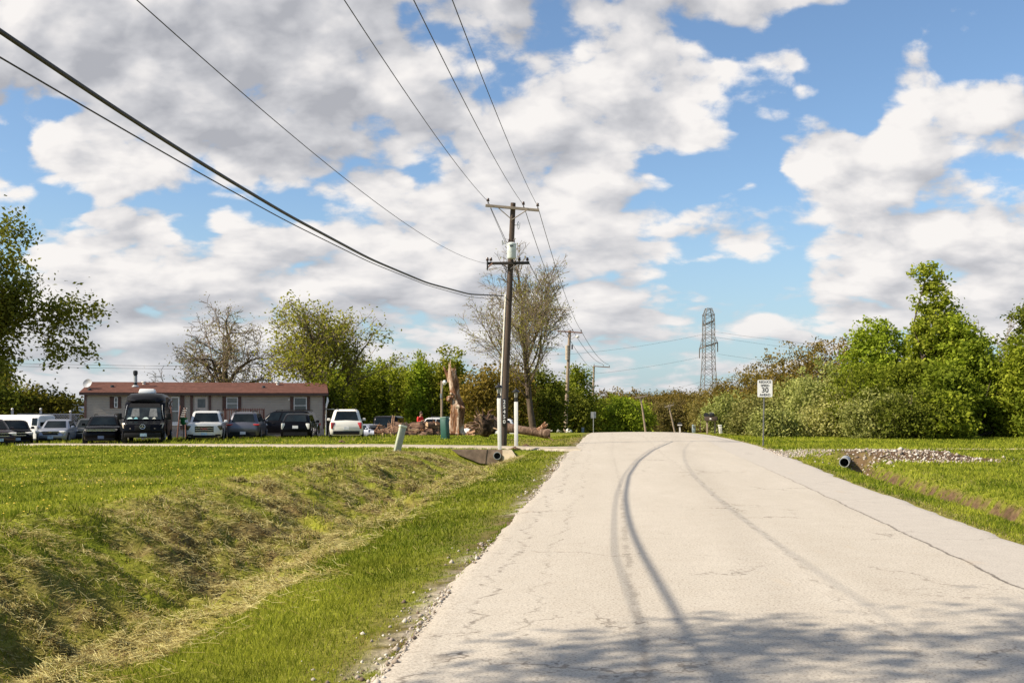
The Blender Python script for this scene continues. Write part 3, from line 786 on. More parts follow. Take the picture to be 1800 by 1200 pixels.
def clump_cloud(ells, nclump, per, clr, rg, hollow=.55, drop=.0):
    """leaf positions gathered in clumps over a set of ellipsoids (cx,cy,cz,rx,ry,rz)"""
    E = np.array(ells, float); vol = (E[:, 3] * E[:, 4] * E[:, 5]) ** .75; pk = rg.choice(len(E), nclump, p=vol / vol.sum())
    d = rg.normal(0, 1, (nclump, 3)); d /= np.linalg.norm(d, axis=1, keepdims=True)
    rad = hollow + (1.06 - hollow) * rg.random((nclump, 1)) ** .6
    rad *= .86 + .28 * rg.random((nclump, 1))
    cc = E[pk, :3] + d * E[pk, 3:] * rad
    cc = cc[cc[:, 2] > drop]
    n = len(cc); s = clr * rg.uniform(.55, 1.4, (n, 1, 1))
    C = cc[:, None] + rg.normal(0, 1, (n, per, 3)) * s * np.array([1, 1, .75])
    C = C.reshape(-1, 3); return C[C[:, 2] > .02], cc

def bush(name, loc, label, group, seed, ells, leafmat, nclump, per, clr, leafsize, cat="shrub", stems=6, trunk_h=None, rad=.06, hollow=.5, bark=BARK, rz=0, extra=None, flat=.35):
    rg = np.random.default_rng(seed); rr = random.Random(seed)
    C, cc = clump_cloud(ells, nclump, per, clr, rg, hollow)
    V, Q = leaf_quads(C, leafsize, rg, flat); crown = [np_mesh("crown", V, quads=Q, mat=leafmat)]
    P0, P1, A, B = [], [], [], []
    base = [Vector((rr.gauss(0, .25), rr.gauss(0, .2), -.15)) for _ in range(stems)]
    idx = rg.integers(0, len(cc), stems * 9)
    for s in range(stems):
        p = base[s]; tgt = Vector(cc[idx[s * 9]])
        prev = p; r0 = rad * rr.uniform(.7, 1.2)
        K = 6; pts = [p]
        for k in range(1, K + 1):
            t = k / K; q = p.lerp(tgt, t); q.z = p.z + (tgt.z - p.z) * (t ** .8); q += Vector((rr.gauss(0, .08), rr.gauss(0, .08), 0))
            P0.append(prev); P1.append(q); A.append(r0 * (1 - .12 * (k - 1))); B.append(r0 * (1 - .12 * k)); prev = q; pts.append(q)
        for j in range(1, 9):
            c = Vector(cc[idx[s * 9 + j]]); st = min(pts, key=lambda w: (w - c).length + 2 * max(0, w.z - c.z + .2))
            mid = st.lerp(c, .5) + Vector((0, 0, .1)); P0 += [st, mid]; P1 += [mid, c]; A += [r0 * .4, r0 * .25]; B += [r0 * .25, .006]
    V, Q = tubes(P0, P1, A, B, 6)
    tr = [np_mesh("trunk", V, quads=Q, mat=bark, smooth=True)]
    return put_tree(name, loc, label, cat, group, tr, crown, rz)

def place(src, loc, rz=0, s=1.0, label=None, sz=None):
    c = copy_tree(src); c.location = loc; c.rotation_euler = (0, 0, rz); c.scale = (s, s, sz or s)
    if label: c["label"] = label
    return c

def at(px, d, dz=0.0): x = X(px, d); return (x, d, gz(x, d) + dz)

rt = random.Random(11)

# --- tall leafy tree cut by the left edge of the picture
PL = dict(len=6.0, rad=.34, rmin=.012, lev=3, steps=6, wob=.10, up=[.05, .02, -.02, -.05], n=[9, 7, 5], bare=[.28, .3, .2], ang=[(38, 75), (30, 60), (30, 65)], ratio=[.78, .55, .5], rr=[.5, .5, .45])
skel_tree("leafy_tree", at(-40, 90), "tall leafy tree with broad olive green crown behind the white van", None, 5, PL, LEAVES['oak'], 62000, .088, .26, cat="tree", scale=2.15)
# --- low leafy growth behind the white van
for i, (px, d, w, h, k, lab) in enumerate([(22, 82, 2.6, 4.4, 'oak', "round dark bush behind the roof of the white van"), (-30, 80, 3.0, 5.2, 'dark', "dark green bush under the tall leafy tree beside the van"),
                                         (75, 84, 2.6, 4.2, 'oak', "loose olive bush behind the lattice fence and white van"), (118, 100, 3.2, 3.9, 'olive', "brown green thicket between lattice fence and mobile home"), (100, 92, 2.0, 3.1, 'fresh', "small bright green bush behind the lattice fence")]):
    bush("bush", at(px, d), lab, None, 60 + i, [(0, 0, h * .52, w, w * .8, h * .5), (w * .5, 0, h * .42, w * .7, w * .7, h * .4)], LEAVES[k], 150, 34, .42, .17, cat="bush")

# --- two trees rising behind the mobile home
PB = dict(len=4.2, rad=.42, rmin=.014, lev=4, steps=6, wob=.14, up=[.06, .03, -.01, -.04, -.05], n=[8, 6, 6, 5], bare=[.22, .2, .15, .1], ang=[(35, 70), (30, 65), (30, 65), (30, 70)], ratio=[.80, .62, .58, .55], rr=[.52, .5, .45, .5])
skel_tree("bare_tree", at(388, 99, -.3), "grey brown nearly leafless round tree behind the middle of the mobile home", None, 21, PB, LEAVES['bud'], 4600, .060, .28, cat="tree", scale=1.62)
PC = dict(len=3.4, rad=.36, rmin=.014, lev=4, steps=6, wob=.10, up=[.08, .05, .02, -.03, -.06], n=[6, 5, 4, 4], bare=[.45, .25, .2, .1], ang=[(18, 55), (22, 50), (25, 60), (30, 70)], ratio=[1.05, .68, .55, .5], rr=[.6, .5, .45, .5], stems=2, stemspread=.28)
skel_tree("spreading_tree", at(585, 96, -.3), "yellow green spreading tree with open limbs behind the right end of the mobile home", None, 33, PC, LEAVES['yellow'], 9000, .095, .28, cat="tree", scale=1.6)
skel_tree("budding_tree", at(215, 112, -.3), "pale yellow green treetop showing behind the chimney of the mobile home", None, 41, dict(PB, len=2.4, rad=.2, lev=3, n=[7, 5, 4]), LEAVES['yellow'], 3600, .15, .35, cat="tree")
skel_tree("budding_tree", at(272, 118, -.3), "low brownish treetop between the chimney and the bare tree", None, 43, dict(PB, len=2.2, rad=.2, lev=3, n=[7, 5, 4]), LEAVES['bud'], 3800, .15, .4, cat="tree")
skel_tree("slender_tree", at(578, 83, -.2), "dark trunked tree leaning at the right end of the mobile home", None, 44, dict(PB, len=3.0, rad=.2, lev=3, n=[6, 5, 4]), LEAVES['deep'], 3000, .14, .4, cat="tree", lean=(.12, 0))

# --- stand of young bright green trees right of the mobile home
def column_tree(seed, h, w, k):
    return bush("young_tree", (0, 0, 0), None, None, seed, [(0, 0, h * .30, w, w, h * .30), (0, 0, h * .58, w * .75, w * .75, h * .28), (0, 0, h * .82, w * .42, w * .42, h * .2)], LEAVES[k], 170, 28, .30, .14, cat="tree", stems=1, rad=.09, hollow=.25)
protos = [column_tree(301, 8.3, .72, 'poplar'), column_tree(302, 7.6, .85, 'fresh'), column_tree(303, 8.0, .75, 'poplar')]
used = set()
YG = "young trees in the stand right of the mobile home"
k = 0
for rowi, (d, n, px0, px1) in enumerate(((103, 15, 592, 806), (107, 15, 584, 804), (111, 15, 580, 800))):
    for i in range(n):
        px = px0 + (px1 - px0) * (i + rt.uniform(.15, .85)) / n; j = rt.choice((0, 0, 1, 2)) if rowi == 0 else rt.choice((0, 1, 2))
        src = protos[j]; loc = at(px, d + rt.uniform(-2, 2), -.2); rz = rt.uniform(0, 6.28); s = rt.uniform(.86, 1.12)
        o = src if j not in used else copy_tree(src); used.add(j)
        o.location = loc; o.rotation_euler = (0, 0, rz); o.scale = (s, s, s * rt.uniform(.92, 1.10) * (1.0 if px > 650 else .95))
        o["label"] = "young bright green tree in the dense stand right of the mobile home"; o["category"] = "tree"; o["group"] = YG

# --- big sparse tree behind the utility pole, and its neighbours
PD = dict(len=9.0, rad=.30, rmin=.015, lev=4, steps=9, wob=.06, up=[.05, .09, .05, .02, 0], n=[15, 7, 5, 4], bare=[.18, .15, .1, .1], ang=[(28, 66), (20, 42), (20, 48), (25, 60)], ratio=[.60, .55, .52, .5], rr=[.42, .5, .5, .5])
skel_tree("sparse_tree", at(938, 86, -.2), "tall sparse budding tree with fine twigs behind the nearest utility pole", None, 52, PD, LEAVES['yellow'], 8200, .064, .28, bark=BARK, lean=(-.11, 0), scale=1.05, filt=lambda T, rg: rg.random(len(T)) < np.clip(1.3 - T[:, 2] / 13, .12, 1))
bush("rusty_tree", at(845, 80, -.2), "rust brown leafed small tree left of the nearest utility pole", None, 71, [(0, 0, 2.6, 2.2, 1.8, 2.3), (.8, 0, 4.2, 1.6, 1.5, 1.7), (-.9, .3, 3.6, 1.4, 1.3, 1.6)], LEAVES['rust'], 240, 26, .38, .13, cat="tree", stems=4, hollow=.2)
bush("rusty_tree", at(893, 92, -.2), "olive brown small tree behind the two white lamp posts", None, 72, [(0, 0, 2.8, 2.4, 1.8, 2.5), (.6, 0, 4.6, 1.7, 1.5, 1.8)], LEAVES['olive'], 230, 26, .4, .14, cat="tree", stems=3, hollow=.2)
for i, (px, d, h, w, k, lab) in enumerate([(955, 96, 6.2, 2.3, 'dark', "dark green tree between the white lamp post and the second utility pole"), (985, 112, 6.0, 2.4, 'deep', "dark leafy tree just behind the second utility pole"),
        (1015, 116, 8.2, 2.0, 'deep', "tallest dark green tree right of the second utility pole"), (1040, 122, 4.8, 2.4, 'dark', "dark tree wrapping the foot of the third utility pole"),
        (930, 110, 6.6, 2.8, 'deep', "leafy tree behind the trunk of the sparse tree"), (870, 106, 5.6, 3.0, 'fresh', "green tree behind the rust brown tree and the broken trunk"), (1060, 128, 4.6, 1.9, 'dark', "last dark tree above the back of the road sign"), (1002, 108, 4.6, 2.0, 'dark', "low dark tree at the road edge behind the second utility pole")]):
    bush("dark_tree", at(px, d, -.3), lab, None, 80 + i, [(0, 0, h * .34, w, w, h * .34), (.2, 0, h * .66, w * .8, w * .8, h * .30), (-.4, .2, h * .86, w * .4, w * .4, h * .16)], LEAVES[k], 210, 30, .42, .16, cat="tree", stems=2, rad=.12, hollow=.3)
for i, (px, d, h, w, lab) in enumerate([(1088, 118, 4.9, 2.7, "bright green rounded tree right of the road sign's back"), (1112, 124, 4.5, 2.3, "bright green tree behind the leaning far utility pole"), (1072, 132, 5.6, 2.0, "light green treetop just past the dark trees")]):
    bush("green_tree", at(px, d, -.3), lab, None, 95 + i, [(0, 0, h * .45, w, w, h * .45), (w * .4, 0, h * .6, w * .7, w * .7, h * .36)], LEAVES['fresh'], 230, 30, .36, .15, cat="tree", stems=2, rad=.1, hollow=.35)

# --- far brown treeline beyond the crest
far_protos = [bush("budding_far_tree", (0, 0, 0), None, None, 110 + i, [(0, 0, h * .55, w, w, h * .45), (w * .5, 0, h * .45, w * .6, w * .6, h * .35), (-w * .5, 0, h * .5, w * .6, w * .6, h * .36)], LEAVES[k], 190, 26, .62, .24, cat="tree", stems=5, rad=.12, hollow=.25, bark=BARK_PALE) for i, (h, w, k) in enumerate(((9.5, 4.0, 'olive'), (9.0, 3.6, 'bud'), (10.0, 4.2, 'olive')))]
fu = set(); FG = "budding brown trees in the line beyond the road crest"
for (d, px0, px1, n, tz) in ((205, 1075, 1285, 11, 690), (240, 1060, 1300, 12, 684), (170, 1150, 1262, 6, 706)):
    for i in range(n):
        px = px0 + (px1 - px0) * (i + rt.uniform(.2, .8)) / n; j = rt.randrange(3)
        top = Z(tz + rt.uniform(-6, 8), d); loc = at(px, d, -.2); hh = top - loc[2]; s = hh / (9.6, 9.0, 10.0)[j]
        o = far_protos[j] if j not in fu else copy_tree(far_protos[j]); fu.add(j)
        o.location = loc; o.rotation_euler = (0, 0, rt.uniform(0, 6.28)); w = s * rt.uniform(.85, 1.15); o.scale = (w, w, s)
        o["label"] = "budding brown tree in the far line beyond the road crest"; o["category"] = "tree"; o["group"] = FG

# --- right of the road: brown thorn trees behind, pale shrubs in front, leafy trees at the right
for i, (px, d, tp, w, k, lab) in enumerate([(1300, 92, 668, 3.4, 'olive', "low olive brown tree behind the speed sign, left end of the brown trees"), (1360, 84, 640, 3.6, 'olive', "rounded brown green tree right behind the speed sign"),
        (1415, 78, 616, 3.6, 'olive', "tall brown green tree right of the speed sign"), (1470, 80, 604, 3.6, 'rust', "highest brown tree beside the bright green tree crowns"), (1265, 110, 690, 3.0, 'bud', "pale budding tree behind the twin mailboxes"), (1335, 104, 660, 3.4, 'rust', "reddish tree crown far behind the speed sign")]):
    b = at(px, d, -.2); h = (Z(tp, d) - b[2]) * 1.10
    bush("thorn_tree", b, lab, None, 130 + i, [(0, 0, h * .5, w, w * .8, h * .48), (w * .45, 0, h * .62, w * .7, w * .7, h * .34), (-w * .5, 0, h * .42, w * .6, w * .6, h * .36)], LEAVES[k], 230, 42, .36, .10, cat="tree", stems=6, rad=.10, hollow=.3)
for i, (px, d, tp, w, k, lab) in enumerate([(1275, 76, 690, 1.5, 'sage', "pale green shrub beside the twin mailboxes"), (1330, 62, 700, 1.5, 'sage', "yellow green shrub behind the post of the speed sign"), (1395, 62, 668, 1.9, 'sage', "grey green rounded shrub right of the speed sign"),
        (1440, 60, 640, 2.0, 'sage', "tall sage green shrub, highest of the pale shrubs"), (1470, 58, 690, 1.7, 'cream', "cream flowering shrub at the edge of the grass"), (1520, 58, 636, 2.2, 'deep', "dull green shrub under the left leafy crowns"),
        (1545, 55, 690, 1.8, 'sage', "olive shrub above the bare brown mound"), (1600, 54, 680, 1.9, 'dark', "dark shrub between the olive shrub and the low leafy sprays"), (1360, 58, 722, 1.1, 'sage', "small pale shrub low at the foot of the speed sign")]):
    b = at(px, d, -.1); h = Z(tp, d) - b[2]
    bush("shrub", b, lab, None, 150 + i, [(0, 0, h * .5, w, w * .8, h * .5), (w * .55, -.2, h * .36, w * .6, w * .6, h * .36), (-w * .5, -.2, h * .34, w * .6, w * .6, h * .34)], LEAVES[k], 190, 60, .25, .08, cat="shrub", stems=8, rad=.04, hollow=.35, flat=.1)
TL = []
for i, (px, d, tp, w, k, lab) in enumerate([(1525, 64, 565, 1.9, 'fresh', "left of the two bright pointed leafy crowns beside the brown trees"), (1560, 63, 562, 1.7, 'fresh', "right of the two bright pointed leafy crowns beside the brown trees"), (1610, 62, 585, 2.1, 'deep', "leafy tree in front of the tallest tree's left side"),
        (1690, 60, 560, 2.3, 'fresh', "broad leafy tree under the right shoulder of the tallest tree"), (1660, 57, 640, 2.0, 'deep', "leafy tree standing low before the tallest tree"), (1720, 59, 600, 1.9, 'deep', "leafy tree to the right of the tallest tree, beside the bare one"), (1650, 54, 700, 1.5, 'fresh', "low leafy sapling with bright sprays at the edge of the lawn"), (1590, 59, 640, 1.6, 'deep', "green sapling between the pale shrubs and the tallest tree")]):
    b = at(px, d, -.1); h = Z(tp, d) - b[2]
    bush("leafy_tree", b, lab, None, 170 + i, [(0, 0, h * .32, w, w * .9, h * .34), (.1, 0, h * .62, w * .8, w * .8, h * .28), (-.2, 0, h * .84, w * .5, w * .5, h * .17)], LEAVES[k], 150, 54, .26, .115, cat="tree", stems=3, rad=.08, hollow=.3)
# the tallest one with the ragged poplar top
b = at(1640, 61, -.1); H = Z(466, 61) - b[2]
rg_ = random.Random(5)
ells = [(0, 0, H * .30, 1.9, 1.7, H * .28), (1.2, 0, H * .52, 1.8, 1.6, H * .18), (-.1, 0, H * .60, 1.3, 1.2, H * .14)]
for (dx, f, r_) in ((-.75, .97, .42), (-.2, .955, .40), (.3, .95, .45), (-.45, .89, .5), (.1, .87, .5), (-.2, .80, .55), (.45, .80, .55), (-.85, .78, .38), (.1, .72, .7), (.8, .70, .7), (1.35, .64, .75), (1.9, .58, .7), (2.2, .50, .7), (-.9, .66, .35), (-.4, .64, .5)):
    ells.append((dx, rg_.uniform(-.3, .3), H * f, r_, r_, r_ * 1.15))
bush("poplar", b, "tallest tree at right with a ragged yellow green top", None, 191, ells, LEAVES['poplar'], 620, 26, .20, .12, cat="tree", stems=3, rad=.12, hollow=.15)
# right edge
for i, (px, d, tp, w, k, lab) in enumerate([(1815, 66, 520, 2.6, 'dark', "dark green tree cut by the right edge, behind the bare tree"), (1800, 57, 590, 1.5, 'fresh', "bright leafy tree at the very right edge"), (1765, 62, 640, 1.8, 'dark', "dark shaded tree between bare tree and bright right edge tree"),
        (1850, 55, 640, 2.0, 'deep', "leafy tree beyond the bright right edge tree"), (1740, 66, 640, 2.2, 'dark', "dark tree at the foot of the bare tree")]):
    b = at(px, d, -.1); h = Z(tp, d) - b[2]
    bush("leafy_tree", b, lab, None, 200 + i, [(0, 0, h * .34, w, w * .9, h * .36), (.1, 0, h * .64, w * .85, w * .8, h * .3), (-.2, 0, h * .86, w * .5, w * .5, h * .15)], LEAVES[k], 200, 50, .28, .115, cat="tree", stems=3, rad=.09, hollow=.3)
PE = dict(len=5.2, rad=.13, rmin=.012, lev=3, steps=6, wob=.12, up=[.03, .05, .03, 0], n=[8, 5, 4], bare=[.35, .2, .1], ang=[(25, 55), (25, 50), (25, 55)], ratio=[.58, .5, .5], rr=[.5, .5, .5])
skel_tree("bare_tree", at(1748, 63, -.1), "bare grey tree without leaves near the right edge", None, 55, PE, None, 0, .1, .3, bark=BARK_PALE, cat="tree", lean=(-.12, 0))

# woodland closing the view behind the lot and behind the right hand trees
wood_protos = [bush("wood_tree", (0, 0, 0), None, None, 230 + i, [(0, 0, 4.2, 3.4, 3.4, 4.0), (1.5, 0, 6.2, 2.4, 2.4, 2.6)], LEAVES[k], 150, 26, .6, .24, cat="tree", stems=3, rad=.12, hollow=.3) for i, k in enumerate(('dark', 'olive', 'deep'))]
wu = set()
for (d, px0, px1, n, tz, grp, lab) in ((150, -60, 580, 16, 704, "low trees on the skyline behind the mobile home", "low tree on the skyline behind the mobile home"), (96, 1480, 1900, 9, 640, "shaded trees deep behind the leafy trees at right", "shaded tree deep behind the leafy trees at right"),
                                      (135, 600, 1000, 10, 690, "trees glimpsed behind the young stand and the poles", "tree glimpsed behind the young stand and the poles")):
    for i in range(n):
        px = px0 + (px1 - px0) * (i + rt.uniform(.2, .8)) / n; j = rt.randrange(3)
        loc = at(px, d + rt.uniform(-5, 5), -.2); s = (Z(tz + rt.uniform(-6, 10), d) - loc[2]) / 8.6
        o = wood_protos[j] if j not in wu else copy_tree(wood_protos[j]); wu.add(j)
        w = max(s, .75) * rt.uniform(.9, 1.2); o.location = loc; o.rotation_euler = (0, 0, rt.uniform(0, 6.28)); o.scale = (w, w, s)
        o["label"] = lab; o["category"] = "tree"; o["group"] = grp

# --- the tree out of frame at left whose shade falls across the near road
PS = dict(len=7.6, rad=.22, rmin=.012, lev=4, steps=8, wob=.07, up=[.03, .03, .0, -.01, 0], n=[9, 6, 5, 4], bare=[.80, .2, .15, .1], ang=[(40, 72), (30, 60), (30, 60), (30, 65)], ratio=[.56, .6, .55, .5], rr=[.5, .5, .5, .5])
skel_tree("shade_tree", (-9.8, 1.7, gz(-9.8, 1.7)), "tree just outside the picture shading the near road", None, 77, PS, LEAVES['deep'], 31000, .07, .27, cat="tree")

# ================================================================== MOBILE HOME
M_SIDING = None
def siding_mat():
    m, g, b, out = new_mat("vinyl_siding")
    tc = g.n('ShaderNodeTexCoord'); c = g.xyz(tc.outputs['Object'])
    n = g.noise(tc.outputs['Object'], 1.3, 5, .6)
    fr = g.m('FRACT', g.m('MULTIPLY', c[2], 1 / .20))
    line = g.rng(fr, .0, .10, .55, 1.0)
    base = g.mix(g.rng(n, .3, .7), (.345, .305, .25), (.42, .37, .305))
    g.put(b.inputs['Base Color'], g.mix(1.0, base, g.comb(line, line, line), 'MULTIPLY'))
    b.inputs['Roughness'].default_value = .6
    bump(g, b, fr, .8, .02)
    return m
def roof_mat():
    m, g, b, out = new_mat("red_shingles")
    tc = g.n('ShaderNodeTexCoord')
    v = g.vm('MULTIPLY', tc.outputs['Object'], (1, 1.0, 1))
    n = g.noise(v, 3.0, 5, .65); br = g.n('ShaderNodeTexBrick'); br.inputs['Scale'].default_value = 1.0
    g.put(br.inputs['Vector'], g.comb(g.xyz(v)[0], g.xyz(v)[1], 0.0))
    br.inputs['Brick Width'].default_value = .9; br.inputs['Row Height'].default_value = .16; br.inputs['Mortar Size'].default_value = .012
    br.inputs['Color1'].default_value = (.098, .040, .028, 1); br.inputs['Color2'].default_value = (.140, .060, .042, 1); br.inputs['Mortar'].default_value = (.08, .03, .025, 1)
    k = g.rng(n, .3, .75, .65, 1.3)
    g.put(b.inputs['Base Color'], g.mix(1.0, br.outputs['Color'], g.comb(k, k, k), 'MULTIPLY'))
    b.inputs['Roughness'].default_value = .9; b.inputs['Specular IOR Level'].default_value = .2
    return m
M_SIDING = siding_mat(); M_ROOF = roof_mat()
M_BROWN = mat("brown_trim", (.105, .055, .042), .7, var=.2)
M_DKBROWN = mat("dark_brown_fascia", (.045, .028, .024), .8, var=.2)
M_WHITE = mat("white_paint", (.78, .76, .72), .5, var=.06, scale=3)
M_OFFWHITE = mat("weathered_white", (.66, .63, .58), .65, var=.12, scale=4)
M_GLASS = mat("dark_glass", (.035, .045, .050), .06, var=.3, scale=1.5, spec=.8)
M_GLASS_GREY = mat("grey_pane", (.16, .175, .17), .12, var=.3, scale=1.2, spec=.7)
M_STEEL = mat("galvanised_steel", (.42, .43, .43), .45, metal=.6, var=.15)
M_BLACK = mat("black_metal", (.012, .012, .013), .4, var=.2)
M_RUBBER = mat("rubber", (.018, .018, .018), .9, var=.2)
M_GREEN_PL = mat("green_plastic", (.02, .26, .06), .5, var=.1)
M_REDWOOD = mat("red_brown_timber", (.16, .062, .042), .8, var=.25, stretch=(3, 3, .5))
M_SKIRT = mat("skirting", (.30, .26, .23), .8, var=.2)

A = Vector((X(148, 76.0), 76.0, 0)); B = Vector((X(571, 79.6), 79.6, 0)); HL = (B - A).length
HANG = math.atan2(B.y - A.y, B.x - A.x)
hz = gz(A.x + 4, A.y) - .05
def h_s(px):        # distance along the front wall of the sight line through px
    u = (px - 900) / F; d = (B - A) / HL
    return (u * A.y - A.x) / (d.x - u * d.y)
def h_z(py, s):     # height above the home's base of a point seen at py
    d = (B - A) / HL; return Z(py, A.y + d.y * s) - hz

def house():
    e = empty("mobile_home", (A.x, A.y, hz), HANG, "long low beige mobile home with red shingle roof behind the parked cars", "mobile home")
    ez = h_z(692, 8); rzg = h_z(671.5, 8) - .08; D = 7.6; ov = .32
    FZ = .75                                        # floor level above ground
    w = MB()                                        # walls with gable ends
    w.add([(0, 0, FZ), (HL, 0, FZ), (HL, D, FZ), (0, D, FZ), (0, 0, ez), (HL, 0, ez), (HL, D, ez), (0, D, ez), (0, D / 2, ez + (rzg - ez) * .96), (HL, D / 2, ez + (rzg - ez) * .96)],
          [(0, 1, 5, 4), (2, 3, 7, 6), (1, 2, 6, 9, 5), (3, 0, 4, 8, 7), (0, 3, 2, 1)])
    w.build("wall", M_SIDING, e, smooth=False)
    k = MB().box((HL / 2, .06, FZ / 2 - .02), (HL - .1, .05, FZ + .03)).box((.06, D / 2, FZ / 2), (.05, D - .2, FZ)).box((HL - .06, D / 2, FZ / 2), (.05, D - .2, FZ))
    k.build("skirting", M_SKIRT, e, smooth=False)
    r = MB(); th = .10
    sl = (rzg - ez) / (D / 2); y0 = -ov; z0 = ez - sl * ov + .06
    for sgn in (0, 1):
        ya, yb = (y0, D / 2) if not sgn else (D + ov, D / 2)
        r.quad((-.3, ya, z0), (HL + .25, ya, z0), (HL + .25, yb, rzg + .06), (-.3, yb, rzg + .06), th, (0, 0, 1))
    rf = r.build("roof", M_ROOF, e, smooth=False)
    f = MB().box((HL / 2, -ov - .02, z0 - .03), (HL + .5, .035, .17)).box((-.32, D / 4, (z0 + rzg) / 2 - .03), (.03, D / 2 + ov, .14), rx=math.atan(sl)).box((HL + .27, D / 4, (z0 + rzg) / 2 - .03), (.03, D / 2 + ov, .14), rx=math.atan(sl))
    f.build("fascia", M_DKBROWN, rf, smooth=False)
    def onroof(px, f_): s = h_s(px); y = -ov + (D / 2 + ov) * f_; return s, y, z0 + (y + ov) * sl + .16
    # stove pipe with a cap
    s, y, z = onroof(231, .55)
    c = MB().lathe([(.13, -.3), (.13, 1.05)], 14, (s, y, z)); cp = c.build("chimney", M_BLACK, rf)
    MB().lathe([(.135, .25), (.135, .75)], 14, (s, y, z)).build("bare_pipe", M_STEEL, cp)
    MB().lathe([(.17, .86), (.17, 1.12), (.09, 1.18)], 14, (s, y, z)).build("pipe_cap", M_BLACK, cp)
    MB().lathe([(.30, -.08), (.16, .06)], 14, (s, y, z)).build("flashing", M_STEEL, cp)
    for px, f_, hh, rr in ((243, .78, .16, .20), (487, .80, .16, .22), (480, 1.0, .35, .06)):
        s, y, z = onroof(px, f_); MB().lathe([(rr * .55, -.2), (rr * .55, hh * .6), (rr, hh * .6), (rr * .9, hh)], 12, (s, y, z)).build("roof_vent", M_OFFWHITE, rf)
    for px, f_ in ((190, .5), (462, .5), (155, .2)):
        s, y, z = onroof(px, f_); MB().lathe([(.16, -.1), (.13, .12), (.02, .14)], 10, (s, y, z - .05)).build("roof_vent", M_BLACK, rf)
    # corner boards
    for s in (.08, HL - .08): MB().box((s, -.02, (FZ + ez) / 2), (.16, .05, ez - FZ - .02)).build("corner_board", M_BROWN, e, smooth=False)
    # windows: frame, glass, shutters
    for a, b, p0, p1, s0, s1, gm in ((201, 207, 698, 716, 193, 213, M_GLASS), (398, 418, 698, 720, 391, 424, M_GLASS_GREY), (516.5, 539, 698, 727, 510, 545, M_GLASS)):
        sa, sb = h_s(a), h_s(b); za, zb = h_z(p1, sa), h_z(p0, sa); t = .05
        fm = MB()
        fm.box(((sa + sb) / 2, -.035, zb - t / 2), (sb - sa, .05, t)).box(((sa + sb) / 2, -.035, za + t / 2), (sb - sa, .05, t)).box((sa + t / 2, -.035, (za + zb) / 2), (t, .046, zb - za - 2 * t)).box((sb - t / 2, -.035, (za + zb) / 2), (t, .046, zb - za - 2 * t)).box(((sa + sb) / 2, -.033, (za + zb) / 2), (sb - sa - 2 * t, .04, .045))
        wn = fm.build("window", M_WHITE, e, smooth=False)
        MB().box(((sa + sb) / 2, -.012, (za + zb) / 2), (sb - sa - t, .02, zb - za - t)).build("pane", gm, wn, smooth=False)
        for u, v in ((h_s(s0), sa - .03), (sb + .03, h_s(s1))):
            sh = MB().box(((u + v) / 2, -.03, (za + zb) / 2), (v - u, .05, zb - za + .1))
            for q in range(9): sh.box(((u + v) / 2, -.06, za + (q + .5) / 9 * (zb - za)), (v - u - .08, .014, .06), rx=.4)
            sh.build("shutter", M_BROWN, e, smooth=False)
    # storm door with white frame, then the beige door under the porch
    sa, sb = h_s(300.5), h_s(315.5); za, zb = h_z(748, sa), h_z(697, sa); t = .09
    fm = MB().box((sa + t / 2, -.05, (za + zb) / 2), (t, .08, zb - za)).box((sb - t / 2, -.05, (za + zb) / 2), (t, .08, zb - za)).box(((sa + sb) / 2, -.05, zb - t / 2), (sb - sa - 2 * t, .076, t)).box(((sa + sb) / 2, -.05, (za + zb) / 2), (sb - sa - 2 * t, .07, .06)).box(((sa + sb) / 2, -.05, za + .15), (sb - sa - 2 * t, .07, .28))
    d = fm.build("storm_door", M_WHITE, e, smooth=False)
    MB().box(((sa + sb) / 2, -.02, (za + zb) / 2), (sb - sa - t, .03, zb - za - t)).build("pane", mat("screen_pane", (.20, .20, .175), .3, var=.1), d, smooth=False)
    MB().box((sb - .16, -.11, (za + zb) / 2 - .1), (.03, .06, .12)).build("handle", M_BLACK, d)
    for a, b in ((317, 324), (334.5, 339), (367, 371)):
        u, v = h_s(a), h_s(b); MB().box(((u + v) / 2, -.03, (FZ + ez) / 2), (v - u, .06, ez - FZ - .03)).build("trim_panel", M_BROWN, e, smooth=False)
    u, v = h_s(342), h_s(365); zt = h_z(697, u)
    dr = MB().box(((u + v) / 2, -.03, (FZ + zt) / 2), (v - u, .06, zt - FZ)).build("door", mat("beige_door", (.48, .42, .36), .6, var=.08), e, smooth=False)
    u2, v2 = h_s(347.5), h_s(361); zp = h_z(716, u)
    MB().box(((u2 + v2) / 2, -.065, (zp + zt - .16) / 2), (v2 - u2, .03, zt - .16 - zp)).build("pane", M_GLASS_GREY, dr, smooth=False)
    # red brown deck with railing in front of the middle windows
    u, v = h_s(398), h_s(466); zr = h_z(719, u) - .02
    pl = MB().box(((u + v) / 2, -1.0, FZ - .06), (v - u, 1.9, .10)).build("deck", M_REDWOOD, e, smooth=False)
    rl = MB().box(((u + v) / 2, -1.93, zr), (v - u, .09, .06)).box(((u + v) / 2, -1.93, FZ + .12), (v - u, .06, .05))
    nb = int((v - u) / .16)
    for i in range(nb + 1): rl.box((u + (v - u) * i / nb, -1.985, (FZ + zr) / 2 + .02), (.05, .04, zr - FZ + .14))
    for i in range(4): rl.box((u + .06 + (v - u - .12) * i / 3, -1.89, zr / 2), (.09, .09, zr - .04))
    rl.build("railing", M_REDWOOD, pl, smooth=False)
    # porch light and the pale awning arm at the right end
    MB().box((h_s(508), -.05, h_z(702, 13)), (.08, .1, .14)).build("wall_light", M_WHITE, e)
    s = HL + .12
